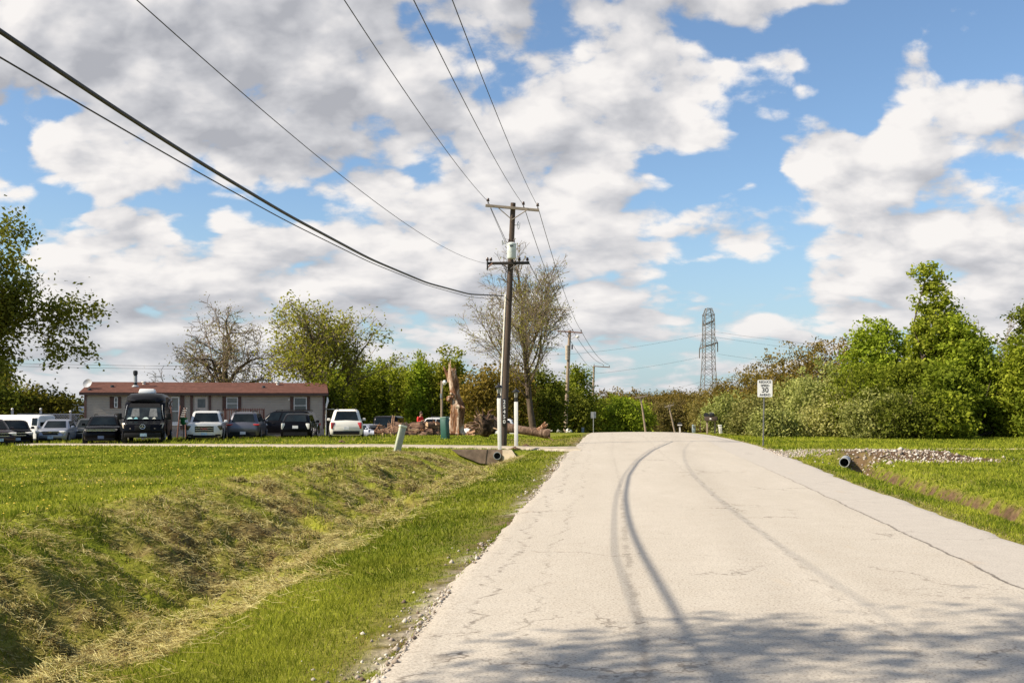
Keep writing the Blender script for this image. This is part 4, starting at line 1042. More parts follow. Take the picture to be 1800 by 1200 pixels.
    MB().tube([(s + .06, -.15, h_z(698, HL)), (s + .10, -.2, h_z(704, HL)), (s + .03, -.2, h_z(710, HL)), (s - .02, -.2, h_z(717, HL))], [.05, .09, .08, .05], 8).build("downspout_elbow", M_WHITE, e)
    MB().tube([(s - .02, -.22, .0), (s - .02, -.22, h_z(719, HL)), (s + .6, -.22, h_z(719, HL))], .035, 8).build("gutter_pipe", M_STEEL, e)
    # dish aerial on the left gable
    dx = -.42; dz = ez + .10
    dd = MB(); rings = []
    for i in range(6):
        r_ = .40 * i / 5 + .004; rings.append([(r_ * math.cos(a), .16 * (r_ / .4) ** 2, r_ * .85 * math.sin(a)) for a in np.linspace(0, 2 * math.pi, 19)[:-1]])
    dd.loft(rings, cap=False); dd.loft([[(p[0] * 1.0, p[1] + .015, p[2]) for p in r_] for r_ in rings], cap=False)
    o = dd.build("satellite_dish", mat("grey_dish", (.40, .40, .41), .5, var=.1), e); o.location = (.10, 1.2, h_z(674, 0)); o.rotation_euler = (R(20), 0, R(150))
    MB().tube([(.12, 1.2, h_z(680, 0)), (.14, 1.3, h_z(676, 0))], .03, 8).build("dish_arm", M_STEEL, o).matrix_parent_inverse = o.matrix_basis.inverted()
house()

# timber stair rail leaning by the door, green pot, thin pole
def yard_bits():
    d = 63.5; x0, x1 = X(311, d), X(316, d); z0 = gz(x0, d)
    e = empty("timber_stair_rail", (x0, d, z0), 0, "red brown timber stair rail standing beside the white storm door", "railing")
    zt = Z(713, d) - z0
    MB().tube([(0, 0, 0), (.15, .2, zt)], .05, 6).build("rail_post", M_REDWOOD, e); MB().tube([(.28, .9, 0), (.22, .9, zt - .1)], .05, 6).build("rail_post", M_REDWOOD, e)
    b = MB()
    for i in range(9): b.box((.16 + .01 * i, .1 + .1 * i, zt * (.45 + .06 * i)), (.24, .05, .04))
    b.build("slats", M_OFFWHITE, e)
    d = 61.5; x = X(322.5, d); z = Z(746, d)
    e = empty("hanging_pot", (x, d, z), 0, "green plastic pot on a stake beside the silver SUV", "plant pot")
    MB().lathe([(.13, 0), (.20, .36), (.23, .37), (.23, .42), (.19, .41)], 16).build("pot", M_GREEN_PL, e)
    MB().tube([(0, 0, gz(x, d) - z - .1), (0, 0, .05)], .025, 6).build("stake", M_BLACK, e)
    d = 64; x = X(573, d)
    tag(MB().tube([(0, 0, -.2), (0, 0, Z(729, d) - gz(x, d))], .035, 8).lathe([(.05, 0), (.05, .05)], 8, (0, 0, Z(729, d) - gz(x, d) - .02)).build("metal_post", M_STEEL, loc=(x, d, gz(x, d))), "thin grey metal post at the corner of the mobile home, left of the white SUV", "post")
yard_bits()

def lattice_fence():
    d0, d1 = 71.5, 73.0; xa, xb = X(30, d0), X(146, d1)
    e = empty("lattice_fence", (xa, d0, gz(xa, d0)), math.atan2(d1 - d0, xb - xa), "weathered lattice fence with ball topped posts behind the silver sedan", "fence")
    L = math.hypot(xb - xa, d1 - d0); zt = Z(727, d0) - e.location.z
    pm = mat("fence_paint", (.50, .46, .44), .75, var=.15)
    for px in (31, 76, 124):
        s = (X(px, d0 + .7) - xa); top = zt + (.22 if px < 100 else .05)
        p = MB().box((s, 0, top / 2 - .1), (.15, .15, top + .2)).build("fence_post", pm, e, smooth=False)
        MB().ball((s, 0, top + .10), .09, 8).build("post_cap", M_OFFWHITE, p)
    pn = MB(); z0 = zt - .62
    pn.box((L / 2, .02, zt - .03), (L, .06, .07)).box((L / 2, .02, z0), (L, .06, .07)).box((L / 2, .02, z0 * .5), (L, .03, z0 - .1))
    n = int(L / .16)
    for i in range(n):
        for s_ in (-1, 1):
            x = (i + .5) / n * L
            if .3 < x < L - .3: pn.box((x, .01 + .012 * s_, (z0 + zt) / 2), (.03, .008, .70), ry=s_ * R(42))
    pn.build("lattice_panel", pm, e, smooth=False)
lattice_fence()

# ================================================================== VEHICLES
def paint(name, c, metal=.25, rough=.32):
    m = mat(name, c, rough, metal=metal, var=.05, scale=1.2, spec=.4, coat=.25); return m
P_SILVER = paint("silver_blue_paint", (.30, .32, .38), .5); P_BLACK = mat("black_paint", (.004, .004, .006), .22, var=.05, spec=.10)
P_WHITE = paint("pearl_white_paint", (.72, .69, .63), 0, .35); P_SILVERWHITE = paint("silver_white_paint", (.58, .58, .57), .2, .35)
P_GREY = paint("graphite_paint", (.13, .13, .15), .5); P_MAROON = paint("dark_maroon_paint", (.022, .010, .011), .1)
P_VAN = paint("van_white_paint", (.78, .77, .76), 0, .4); P_GREYGREEN = paint("dark_grey_paint", (.05, .055, .06), .4)
C_GLASS = mat("car_glass", (.010, .015, .018), .05, var=.4, scale=1.0, spec=.22)
C_TRIM = mat("black_plastic", (.010, .010, .011), .65, var=.2, spec=.2); C_CHROME = mat("chrome", (.72, .72, .72), .18, metal=.95, var=.05)
C_LAMP = mat("clear_lamp", (.62, .62, .60), .12, var=.15, spec=.8); C_LAMPD = mat("smoked_lamp", (.20, .19, .17), .12, var=.2, spec=.8); C_TAIL = mat("red_lamp", (.42, .018, .015), .15, var=.15, spec=.8)
C_RIM = mat("alloy", (.50, .50, .51), .35, metal=.7, var=.1); C_PLATE = mat("plate_blue_white", (.42, .56, .68), .5, var=.25, scale=9); C_PLATEW = mat("plate_white", (.72, .72, .74), .5, var=.1)
C_PLATED = mat("plate_shaded_blue", (.10, .14, .24), .5, var=.2); C_SEAT = mat("seat_cloth", (.10, .10, .11), .9)

def rrect(x0, x1, hw, rf, rr, n=5):
    """rounded rectangle in plan, front at +x"""
    pts = []
    for cx, cy, r, a0 in ((x1 - rf, hw - rf, rf, 0), (x0 + rr, hw - rr, rr, 90), (x0 + rr, -hw + rr, rr, 180), (x1 - rf, -hw + rf, rf, 270)):
        for k in range(n + 1):
            a = R(a0 + 90 * k / n); pts.append((cx + r * math.cos(a), cy + r * math.sin(a)))
    return pts

def make_car(name, label, cat, px, d, yaw, S, paintm, loc=None):
    """S: L W H gc belt hood trunk xw(windscreen foot) xf(roof front) xb(roof rear) xr(rear glass foot) r(wheel)"""
    L, W, H = S['L'], S['W'], S['H']; gc = S.get('gc', .20); belt = S['belt']; hood = S['hood']; trunk = S['trunk']; hw = W / 2; r = S.get('r', .33)
    x, y = (X(px, d), d) if loc is None else loc
    e = empty(name, (x, y, gz(x, y) + S.get('dz', 0)), yaw, label, cat)
    xw, xf, xb, xr = S['xw'], S['xf'], S['xb'], S['xr']; h2 = L / 2
    # ---- lower body
    st = [(-h2, trunk - .30, gc + .20, .80), (-h2 + .05, trunk - .12, gc + .12, .90), (-h2 + .18, trunk - .03, gc + .06, .965), (-h2 + .5, trunk, gc, .995), (xr + .02, max(trunk, belt - .02), gc, 1.0),
          ((xr + xw) / 2, belt, gc, 1.0), (xw - .05, belt - .02, gc, 1.0), (xw + (h2 - xw) * .35, hood + .02, gc, .99), (xw + (h2 - xw) * .7, hood - .03, gc, .975), (h2 - .22, hood - .09, gc + .02, .94), (h2 - .07, hood - .20, gc + .06, .86), (h2, hood - .36, gc + .14, .76)]
    if S.get('boxy'):
        st[-1] = (h2, hood - .16, gc + .08, .90); st[-2] = (h2 - .04, hood - .06, gc + .05, .955); st[-3] = (h2 - .16, hood - .02, gc + .02, .985)
        st[0] = (-h2, trunk - .14, gc + .16, .92); st[1] = (-h2 + .03, trunk - .05, gc + .10, .96)
    st = sorted({round(s[0], 4): s for s in st}.values())
    rings = []
    for (sx, zt, zb, k) in st:
        w = hw * k; h = zt - zb
        half = [(.0, zb), (.80 * w, zb), (.95 * w, zb + .08 * h), (w, zb + .42 * h), (.995 * w, zb + .62 * h), (.97 * w, zb + .80 * h), (.93 * w, zt - .05), (.83 * w, zt - .005), (0, zt + .025)]
        rings.append([(sx, a, b) for a, b in half] + [(sx, -a, b) for a, b in half[-2:0:-1]])
    body = MB().loft(rings)
    # ---- cabin shell
    b0 = belt - .06; hb = hw * .93; ht = hw * S.get('tumble', .76)
    def fx(t): return xw + (xf - xw) * t
    def rx_(t): return xr + (xb - xr) * (t ** S.get('rp', 1.0))
    def wy(t): return hb + (ht - hb) * t
    cab = []
    for t, ins in ((0, 0), (.3, 0), (.6, 0), (.82, .005), (.92, .05), (.975, .13), (1.0, .28)):
        z = b0 + (H - b0) * t; k = .22
        cab.append([(a, c, z) for a, c in rrect(rx_(t) + ins, fx(t) - ins, wy(t) - ins * .7, k, k)])
    body.loft(cab); body.build("body", paintm, e, sharp=42)
    # ---- glass
    t0, t1 = .14, .83; zz = lambda t: b0 + (H - b0) * t
    def side(xa0, xa1, xb0_, xb1_, s):
        o = .012; return [(xa0, s * (wy(t0) + o), zz(t0)), (xa1, s * (wy(t0) + o), zz(t0)), (xb1_, s * (wy(t1) + o), zz(t1)), (xb0_, s * (wy(t1) + o), zz(t1))]
    g = MB(); o = .012; mf = .17
    g.quad((fx(t0) + o, -wy(t0) + mf, zz(t0)), (fx(t0) + o, wy(t0) - mf, zz(t0)), (fx(t1) + o, wy(t1) - mf, zz(t1)), (fx(t1) + o, -wy(t1) + mf, zz(t1)), .008)
    g.build("windscreen", C_GLASS, e, smooth=False)
    g = MB(); tr0 = S.get('rg', .16)
    g.quad((rx_(tr0) - o, -wy(tr0) + mf, zz(tr0)), (rx_(tr0) - o, wy(tr0) - mf, zz(tr0)), (rx_(t1) - o, wy(t1) - mf, zz(t1)), (rx_(t1) - o, -wy(t1) + mf, zz(t1)), .008, (-1, 0, .3))
    if not S.get('van'): g.build("rear_window", C_GLASS, e, smooth=False)
    a0, a1 = rx_(t0) + .22, fx(t0) - .30; c0, c1 = rx_(t1) + .20, fx(t1) - .12
    if S.get('van'): a0 = c0 = xw - 1.15
    nw = S.get('nw', 2)
    for s in (-1, 1):
        for i in range(nw):
            u0, u1 = i / nw + .02 * (i > 0), (i + 1) / nw - .02 * (i < nw - 1)
            q = side(a0 + (a1 - a0) * u0, a0 + (a1 - a0) * u1, c0 + (c1 - c0) * u0, c0 + (c1 - c0) * u1, s)
            MB().quad(*q, .006, (0, s, .2)).build("side_window", C_GLASS, e, smooth=False)
    # ---- trim, lamps, plates
    tm = MB(); zl = gc + .12
    tm.box((h2 - .06, 0, gc + .10), (.16, W * .72, .14)).box((-h2 + .08, 0, gc + .16), (.18, W * .78, .20))
    for s in (-1, 1): tm.box((0, s * hw * .95, gc + .05), (L * .5, .08, .10))
    xfw, xrw = h2 - S.get('fo', .88), -h2 + S.get('ro', .88)
    for xx in (xfw, xrw):
        for s in (-1, 1): tm.lathe([(r + .055, -.01), (r + .055, .012)], 22, (xx, s * (hw - .006), r - .0), 'Y')
    tm.build("lower_trim", C_TRIM, e)
    for xx in (xfw, xrw):
        for s in (-1, 1):
            y1 = s * (hw + .02)
            wh = MB().lathe([(r * .62, -.11), (r * .93, -.11), (r, -.07), (r, .07), (r * .93, .11), (r * .62, .11)], 24, (xx, y1 - s * .105, r), 'Y').build("wheel", M_RUBBER, e)
            rm = MB().lathe([(r * .66, -.01), (r * .64, .015), (.06, .02)], 22, (xx, y1 - s * .012, r), 'Y')
            for k in range(6):
                a = k * math.pi / 3; rm.box((xx + math.cos(a) * r * .35, y1 + s * .012, r + math.sin(a) * r * .35), (r * .62, .02, .05), ry=-a)
            rm.build("rim", C_RIM, wh)
    for s in (-1, 1):
        hl = S.get('hl', (.42, .15)); MB().box((h2 - .13, s * (hw * .72), hood - S.get('hlz', .20)), (.20, hl[0], hl[1]), rz=-s * .42, ry=.25).build("headlight", S.get('hlm', C_LAMP), e, bevel=.03)
        tl = S.get('tl', (.30, .16)); MB().box((-h2 + .10, s * (hw * .80), trunk - S.get('tlz', .24)), (.20, tl[0], tl[1]), rz=s * .30).build("tail_light", S.get('tlm', C_TAIL), e, bevel=.03)
        mr = MB().box((xw - .38, s * (hw + .09), belt + .06), (.12, .20, .15), taper=.85).box((xw - .36, s * (hw - .02), belt + .01), (.06, .14, .05)).build("mirror", S.get('mirror', paintm), e, bevel=.03)
        for i in range(2): MB().box((xw - .95 - .95 * i, s * (hw * .985 + .012), belt - .14), (.18, .03, .035)).build("door_handle", C_TRIM if not S.get('chrome') else C_CHROME, e, bevel=.008)
    gw, gh, gzz = S.get('grille', (.95, .16, .24))
    gr = MB().box((h2 - .03, 0, hood - gzz), (.10, gw, gh)).build("grille", C_TRIM, e, bevel=.03)
    fr = MB(); gy = gw / 2; zc_ = hood - gzz
    for zq in ([.5, -.5] if gh < .3 else [.5, .17, -.17, -.5]): fr.box((h2 + .025, 0, zc_ + gh * zq * .92), (.02, gw * .96, .022))
    if S.get('gframe', 1): fr.build("grille_bar", C_CHROME, gr)
    MB().box((h2 + .012, 0, gc + .20 + S.get('plz', 0)), (.03, .32, .16)).build("number_plate", S.get('pl', C_PLATE), e)
    MB().box((-h2 - .012, 0, trunk - S.get('rplz', .32)), (.03, .32, .16)).build("number_plate", S.get('rpl', C_PLATEW), e)
    if S.get('rails'):
        for s in (-1, 1): MB().tube([(xb - .0, s * (ht - .16), H - .02), (xb + .15, s * (ht - .15), H + .055), (xf - .35, s * (ht - .15), H + .055), (xf - .2, s * (ht - .16), H - .02)], .022, 6).build("roof_rail", C_TRIM, e)
    return e

SUV = dict(L=4.9, W=1.98, H=1.76, gc=.24, belt=1.10, hood=1.10, trunk=1.10, xw=1.12, xf=.42, xb=-2.0, xr=-2.36, r=.38, nw=3, tumble=.74, boxy=1, rails=1, rg=.1)
XUV = dict(L=4.6, W=1.86, H=1.66, gc=.22, belt=1.04, hood=1.02, trunk=1.05, xw=1.05, xf=.30, xb=-1.78, xr=-2.18, r=.36, nw=3, tumble=.71, rails=1, rg=.1)
SED = dict(L=4.55, W=1.80, H=1.46, gc=.17, belt=.93, hood=.90, trunk=1.00, xw=1.02, xf=.22, xb=-.95, xr=-1.72, r=.32, nw=2, tumble=.74)
HAT = dict(L=4.4, W=1.76, H=1.50, gc=.17, belt=.95, hood=.90, trunk=1.02, xw=1.20, xf=.42, xb=-1.35, xr=-2.10, r=.31, nw=2, tumble=.74, rg=.08)
YF = R(-90 + 11); YB = YF + math.pi     # noses towards the lawn / tails towards the lawn

c = make_car("sedan", "silver blue sedan parked nose out beside the white van", "car", 102, 64.5, YF + R(2), dict(SED, grille=(1.0, .10, .20), hl=(.44, .15)), P_SILVER)
gr_ = [o for o in c.children if o.name.startswith("grille")][0]
MB().box((2.30, 0, .90 - .30), (.06, .86, .13)).build("lower_grille", C_TRIM, c, bevel=.03)
MB().box((2.335, 0, .70), (.02, .16, .035)).box((2.335, 0, .70), (.02, .07, .06)).build("gold_emblem", mat("gold_emblem", (.45, .30, .06), .3, metal=.6), c)
make_car("sedan", "dark sedan half hidden between the silver sedan and the black crossover", "car", 158, 68, YF + R(4), dict(SED, H=1.5), P_GREYGREEN)
make_car("crossover", "black crossover with a wide windscreen parked left of the motorhome", "car", 184, 57.5, YF + R(6), dict(XUV, H=1.58, L=4.7, W=1.90, gframe=1, grille=(1.5, .07, .20), hl=(.30, .08), hlm=C_LAMPD, pl=C_PLATED, hood=1.0), P_BLACK)
g_ = make_car("suv", "silver white SUV with a big barred grille parked nose out", "car", 364, 59.5, YF + R(2), dict(SUV, grille=(1.02, .36, .36), hl=(.50, .27), hlz=.27, hlm=mat('smoked_black_lamp', (.05, .05, .045), .15, var=.3, spec=.6), pl=C_PLATE, plz=.05, mirror=P_VAN), P_SILVERWHITE)
text_obj("lettering", "GMC", .20, mat("red_letters", (.28, .02, .02), .4), g_, Matrix.Translation((2.49, 0, .75)) @ Matrix.Rotation(R(90), 4, 'Z') @ Matrix.Rotation(R(90), 4, 'X'), .006)
for s in (-1, 1): MB().box((2.42, s * .74, .40), (.10, .30, .11)).build("fog_lamp", C_TRIM, g_, bevel=.02)
make_car("suv", "silver SUV seen from behind with red lamps beside the silver white one", "car", 436, 62.5, YB + R(-4), dict(XUV, W=1.88, tl=(.46, .09), tlz=.14, tlm=C_TAIL, rplz=.62), P_GREY)
make_car("minivan", "black minivan parked crosswise under the deck railing", "car", 492, 68, R(172), dict(XUV, L=5.0, H=1.78, belt=1.1, hood=1.06, trunk=1.1, xr=-2.4, xb=-2.1, nw=3), P_BLACK)
make_car("hatchback", "small black hatchback seen from behind with clear tail lamps", "car", 527, 61.0, YB + R(-6), dict(HAT, tl=(.20, .34), tlz=.26, tlm=C_LAMP, rplz=.30), P_BLACK)
make_car("suv", "cream white SUV seen from behind right of the mobile home", "car", 609, 59.8, YB + R(-2), dict(XUV, W=1.88, H=1.70, tl=(.22, .36), tlz=.28, rpl=C_PLATEW, rplz=.42), P_WHITE)
make_car("sedan", "low silver car with its front wing showing beside the cream white SUV", "car", 652, 69, YF + R(40), dict(SED, H=1.30), P_SILVER)
make_car("jeep", "black boxy off roader behind the log pile", "car", 680, 70, YF + R(-16), dict(SUV, L=4.2, W=1.82, H=1.82, belt=1.15, hood=1.14, xw=.75, xf=.52, xb=-1.95, xr=-2.02, tumble=.9, rails=0, grille=(.62, .24, .22), hl=(.22, .22), hlz=.22), P_BLACK)
make_car("suv", "silver SUV behind the log pile near the green cabinet", "car", 758, 72, R(184), dict(XUV, H=1.7, L=4.0), P_SILVERWHITE)
make_car("suv", "white SUV hidden behind the torn root ball", "car", 862, 74, R(176), dict(XUV, H=1.62, L=4.0, xr=-1.9, xb=-1.55, dz=-.50), P_VAN)
make_car("sedan", "dark maroon sedan cut by the left edge of the picture", "car", -16, 59, YF + R(28), dict(SED, H=1.52), P_MAROON)
make_car("hatchback", "black hatchback beside the maroon sedan in front of the white van", "car", 24, 61.5, R(-58), dict(HAT, L=3.9, H=1.46, xw=1.0, xr=-1.85, xb=-1.2), P_BLACK)

def white_van():
    d = 68.5; x = X(20, d); e = empty("white_van", (x, d, gz(x, d)), R(-14), "long white cargo van with one dark rear window at the left edge", "van")
    L, W, H = 5.6, 1.95, 1.86
    rings = []
    for sx, ins in ((-L / 2, .06), (-L / 2 + .06, .02), (-L / 2 + .3, 0), (L / 2 - .3, 0), (L / 2 - .05, .02), (L / 2, .06)):
        hw = W / 2 - ins; rings.append([(sx, a, b) for a, b in ((-hw, .32), (-hw - .02, .9), (-hw + .05, 1.25), (-hw + .16, H - .12 - ins), (-hw + .32, H - ins), (hw - .32, H - ins), (hw - .16, H - .12 - ins), (hw - .05, 1.25), (hw + .02, .9), (hw, .32))])
    MB().loft(rings).build("body", P_VAN, e, sharp=40)
    MB().quad((2.35, -.94, 1.18), (2.72, -.92, 1.18), (2.70, -.85, 1.66), (2.35, -.86, 1.66), .02, (0, -1, .1)).build("side_window", C_GLASS, e, smooth=False)
    MB().quad((2.79, -.72, 1.12), (2.79, .72, 1.12), (2.77, .66, 1.68), (2.77, -.66, 1.68), .02, (1, 0, 0)).build("rear_window", C_GLASS, e, smooth=False)
    for s in (-1, 1):
        MB().box((2.77, s * .88, .95), (.06, .10, .36)).build("tail_light", C_TAIL, e, bevel=.015)
        for xx in (-1.75, 1.75):
            wh = MB().lathe([(.20, -.1), (.33, -.1), (.34, 0), (.33, .1), (.20, .1)], 22, (xx, s * .92, .34), 'Y').build("wheel", M_RUBBER, e)
            MB().lathe([(.21, -.01), (.20, .02), (.05, .03)], 18, (xx, s * 1.0, .34), 'Y').build("rim", C_RIM, wh)
    MB().box((2.82, 0, .42), (.10, 1.8, .16)).build("bumper", C_TRIM, e, bevel=.03)
    MB().box((2.82, 0, .80), (.02, .32, .16)).build("number_plate", C_PLATEW, e)
    MB().box((0, -1.0, .98), (4.4, .015, .03)).build("side_moulding", M_OFFWHITE, e)
white_van()

def trailer():
    d = 92; x = X(118, d); e = empty("caravan", (x, d, gz(x, d)), R(6), "white caravan roof showing behind the lattice fence", "caravan")
    z = Z(714, d) - e.location.z
    rings = [[(a, -1.1, b), (a, 1.1, b), (a, 1.1, c), (a, .9, c + .12), (a, -.9, c + .12), (a, -1.1, c)] for a, b, c in ((-2.4, .7, z - .9), (-2.1, .5, z - .4), (-1.5, .45, z - .15), (2.2, .45, z - .12), (2.4, .6, z - .3))]
    MB().loft(rings).build("body", P_VAN, e, sharp=40)
    MB().box((-.7, -1.11, z - .5), (.9, .03, .4)).build("window", C_GLASS, e, bevel=.01)
    MB().box((.2, -1.115, z - .85), (4.0, .02, .12)).build("stripe", mat("orange_stripe", (.45, .16, .07), .5), e)
    MB().box((.6, 0, z + .16), (.7, .6, .12)).build("roof_vent", M_OFFWHITE, e, bevel=.03)
    for s in (-1, 1): MB().lathe([(.2, -.1), (.34, -.1), (.34, .1), (.2, .1)], 18, (.3, s * 1.0, .34), 'Y').build("wheel", M_RUBBER, e)
trailer()

def motorhome():
    d = 57.0; x = X(258, d); e = empty("motorhome", (x, d, gz(x, d) + .02), YF + R(4), "tall black motorhome with a white roof air conditioner between the cars", "motorhome")
    e.scale = (1, 1, .95)
    W = 2.06; hw = W / 2
    # cab: short sloping nose, tall windscreen
    prof = [(-.3, .42, 2.34, 1.0), (.55, .40, 2.34, 1.0), (.75, .40, 2.26, .99)]
    rings = []
    # outline of the cab side, lofted across its width with rounded shoulders
    side = [(-.6, .40), (2.52, .40), (2.62, .55), (2.62, .92), (2.50, 1.10), (2.05, 1.24), (1.78, 1.34), (1.05, 2.30), (.80, 2.46), (-.6, 2.50)]
    for k, yy in ((.86, -1.0), (.95, -.93), (1.0, -.75), (1.0, 0), (1.0, .75), (.95, .93), (.86, 1.0)):
        cx, cz = .8, 1.2
        rings.append([(cx + (a - cx) * (k if a > .0 else 1), yy * hw, cz + (b - cz) * (1 if b < 1.25 else (1 - (1 - k) * .55))) for a, b in side])
    MB().loft(rings).build("cab", P_BLACK, e, sharp=38)
    # coach body, wider and taller, swept round the cab top
    R2 = []
    for sx, hw2, zt, zb in ((-4.6, 1.00, 2.70, .55), (-4.4, 1.08, 2.86, .42), (-.6, 1.10, 2.90, .40), (.0, 1.09, 2.90, .42), (.45, 1.02, 2.84, 1.9), (.85, .90, 2.68, 2.28), (1.06, .74, 2.52, 2.36)):
        R2.append([(sx, a, b) for a, b in ((-hw2, zb), (-hw2 - .02, (zb + zt) / 2), (-hw2 + .05, zt - .24), (-hw2 + .26, zt - .04), (0, zt + .02), (hw2 - .26, zt - .04), (hw2 - .05, zt - .24), (hw2 + .02, (zb + zt) / 2), (hw2, zb))])
    cb = MB().loft(R2).build("coach_body", mat("charcoal_paint", (.007, .007, .009), .3, var=.1, spec=.12), e, sharp=38)
    gp = paint("swirl_grey_paint", (.30, .30, .33), .3)
    for s in (-1, 1):
        for k, (z0, am) in enumerate(((2.45, .16), (2.25, .22), (2.06, .12))):
            pts = [(-4.2 + i * .37, s * 1.125, z0 + am * math.sin(i * .5 + k)) for i in range(12)]
            b = MB(); ring = [[(p[0], p[1], p[2] - .05 - .03 * math.sin(i * .3)), (p[0], p[1] + s * .006, p[2]), (p[0], p[1], p[2] + .05 + .03 * math.sin(i * .3))] for i, p in enumerate(pts)]
            b.loft(ring, cap=False, closed=False).build("swirl_stripe", gp if k != 1 else paint("swirl_rust_paint", (.20, .07, .05), .2), cb)
        MB().quad((-2.6, s * 1.125, 1.5), (-1.4, s * 1.125, 1.5), (-1.4, s * 1.12, 2.1), (-2.6, s * 1.12, 2.1), .02, (0, s, 0)).build("side_window", C_GLASS, cb, smooth=False)
        MB().quad((-.3, s * 1.045, 1.42), (1.28, s * 1.04, 1.42), (.92, s * 1.0, 2.05), (-.3, s * 1.02, 2.05), .02, (0, s, .05)).build("cab_window", C_GLASS, e, smooth=False)
    # windscreen with dark sun band, pale seats and papers on the dash
    def wpt(y, t, o=.03): return (1.80 + (1.08 - 1.80) * t + o, y * (1 - .06 * t), 1.36 + (2.27 - 1.36) * t + o * .4)
    ws = MB(); ws.quad(wpt(-.90, 0), wpt(.90, 0), wpt(.86, .74), wpt(-.86, .74), .012, (1, 0, .7)).build("windscreen", mat("cab_glass", (.022, .032, .035), .05, var=.5, scale=.9, spec=.5), e, smooth=False)
    MB().quad(wpt(-.88, .745, .035), wpt(.88, .745, .035), wpt(.80, 1.0, .035), wpt(-.80, 1.0, .035), .012, (1, 0, .7)).build("sun_band", C_TRIM, e, smooth=False)
    for yy in (-.45, .48):
        MB().quad(wpt(yy - .24, .16, .045), wpt(yy + .22, .16, .045), wpt(yy + .16, .68, .045), wpt(yy - .18, .68, .045), .006, (1, 0, .7)).build("seat_glimpse", mat("seat_glimpse", (.15, .155, .15), .4, var=.3), e, smooth=False)
    for yy, w_, cc in ((-.72, .16, (.55, .66, .62)), (-.42, .12, (.20, .48, .52)), (.08, .17, (.55, .66, .60)), (.52, .10, (.5, .5, .42))):
        MB().quad(wpt(yy - w_, .02, .05), wpt(yy + w_, .03, .05), wpt(yy + w_ * .4, .13, .05), wpt(yy - w_ * .3, .12, .05), .004, (1, 0, .7)).build("dashboard_paper", mat("dashboard_paper", cc, .7, var=.1), e, smooth=False)
    for s in (-1, 1):
        MB().tube([(1.62, s * 1.0, 1.42), (1.62, s * .93, 1.9), (1.20, s * .90, 2.2)], .014, 6).build("windscreen_edge", M_STEEL, e)
        hl = MB(); hl.loft([[(2.54, s * .55, .86), (2.42, s * .96, .90), (2.18, s * 1.04, 1.16), (2.32, s * .92, 1.14)], [(2.66, s * .56, .86), (2.53, s * 1.0, .90), (2.26, s * 1.09, 1.18), (2.42, s * .94, 1.16)]])
        hl.build("headlight", mat("amber_headlamp", (.40, .34, .24), .15, var=.2, spec=.8), e, bevel=.01)
        MB().box((1.60, s * 1.26, 1.55), (.14, .24, .36)).box((1.58, s * 1.10, 1.45), (.06, .16, .06)).build("mirror", C_TRIM, e, bevel=.04)
        for xx in (1.75, -2.6):
            wh = MB().lathe([(.22, -.11), (.35, -.11), (.36, 0), (.35, .11), (.22, .11)], 22, (xx, s * (.98 if xx > 0 else 1.06), .36), 'Y').build("wheel", M_RUBBER, e)
            MB().lathe([(.23, -.01), (.22, .02), (.05, .05)], 18, (xx, s * (1.08 if xx > 0 else 1.16), .36), 'Y').build("rim", C_RIM, wh)
    gr = MB().box((2.62, 0, .90), (.08, .78, .30)).build("grille", C_TRIM, e, bevel=.02)
    em = MB(); rg = [(2.68, .13 * math.cos(t), .98 + .13 * math.sin(t)) for t in np.linspace(0, 2 * math.pi, 21)]
    em.tube(rg, .014, 5, cap=False)
    for k in range(3):
        a = R(90 + 120 * k); em.quad((2.675, .02 * math.cos(a + 1.57), .98 + .02 * math.sin(a + 1.57)), (2.675, .125 * math.cos(a), .98 + .125 * math.sin(a)), (2.675, .02 * math.cos(a - 1.57), .98 + .02 * math.sin(a - 1.57)), (2.675, -.01 * math.cos(a), .98 - .01 * math.sin(a)), .015, (1, 0, 0))
    em.build("star_emblem", C_CHROME, gr)
    MB().box((2.63, 0, .50), (.10, 1.85, .26)).build("bumper", C_TRIM, e, bevel=.05)
    MB().box((2.70, .05, .52), (.02, .34, .17)).build("number_plate", C_PLATE, e)
    MB().box((-.55, 0, 3.02), (1.0, .92, .26), taper=.84).build("air_conditioner", P_VAN, e, bevel=.06)
motorhome()

# ================================================================== POLES AND WIRES
WOOD = mat("pole_timber", (.075, .052, .038), .9, var=.35, scale=4, stretch=(3, 3, .25), bumpk=.4)
WOOD_PALE = mat("pale_pole_timber", (.30, .23, .165), .9, var=.25, scale=4, stretch=(3, 3, .25), bumpk=.4)
WOOD_RED = mat("weathered_arm", (.24, .135, .095), .9, var=.25, stretch=(.4, 3, 3))
WOOD_GREY = mat("grey_arm", (.27, .225, .18), .9, var=.25, stretch=(.4, 3, 3))
PORC = mat("brown_porcelain", (.05, .025, .02), .25, var=.1)
TANK = mat("transformer_grey", (.56, .60, .58), .5, var=.12, scale=3)

def insulator(parent, x, y, z):
    MB().lathe([(.015, -.12), (.018, 0), (.06, .0), (.075, .035), (.04, .07), (.065, .085), (.05, .13), (.02, .15)], 10, (x, y, z + .12)).build("insulator", PORC, parent)

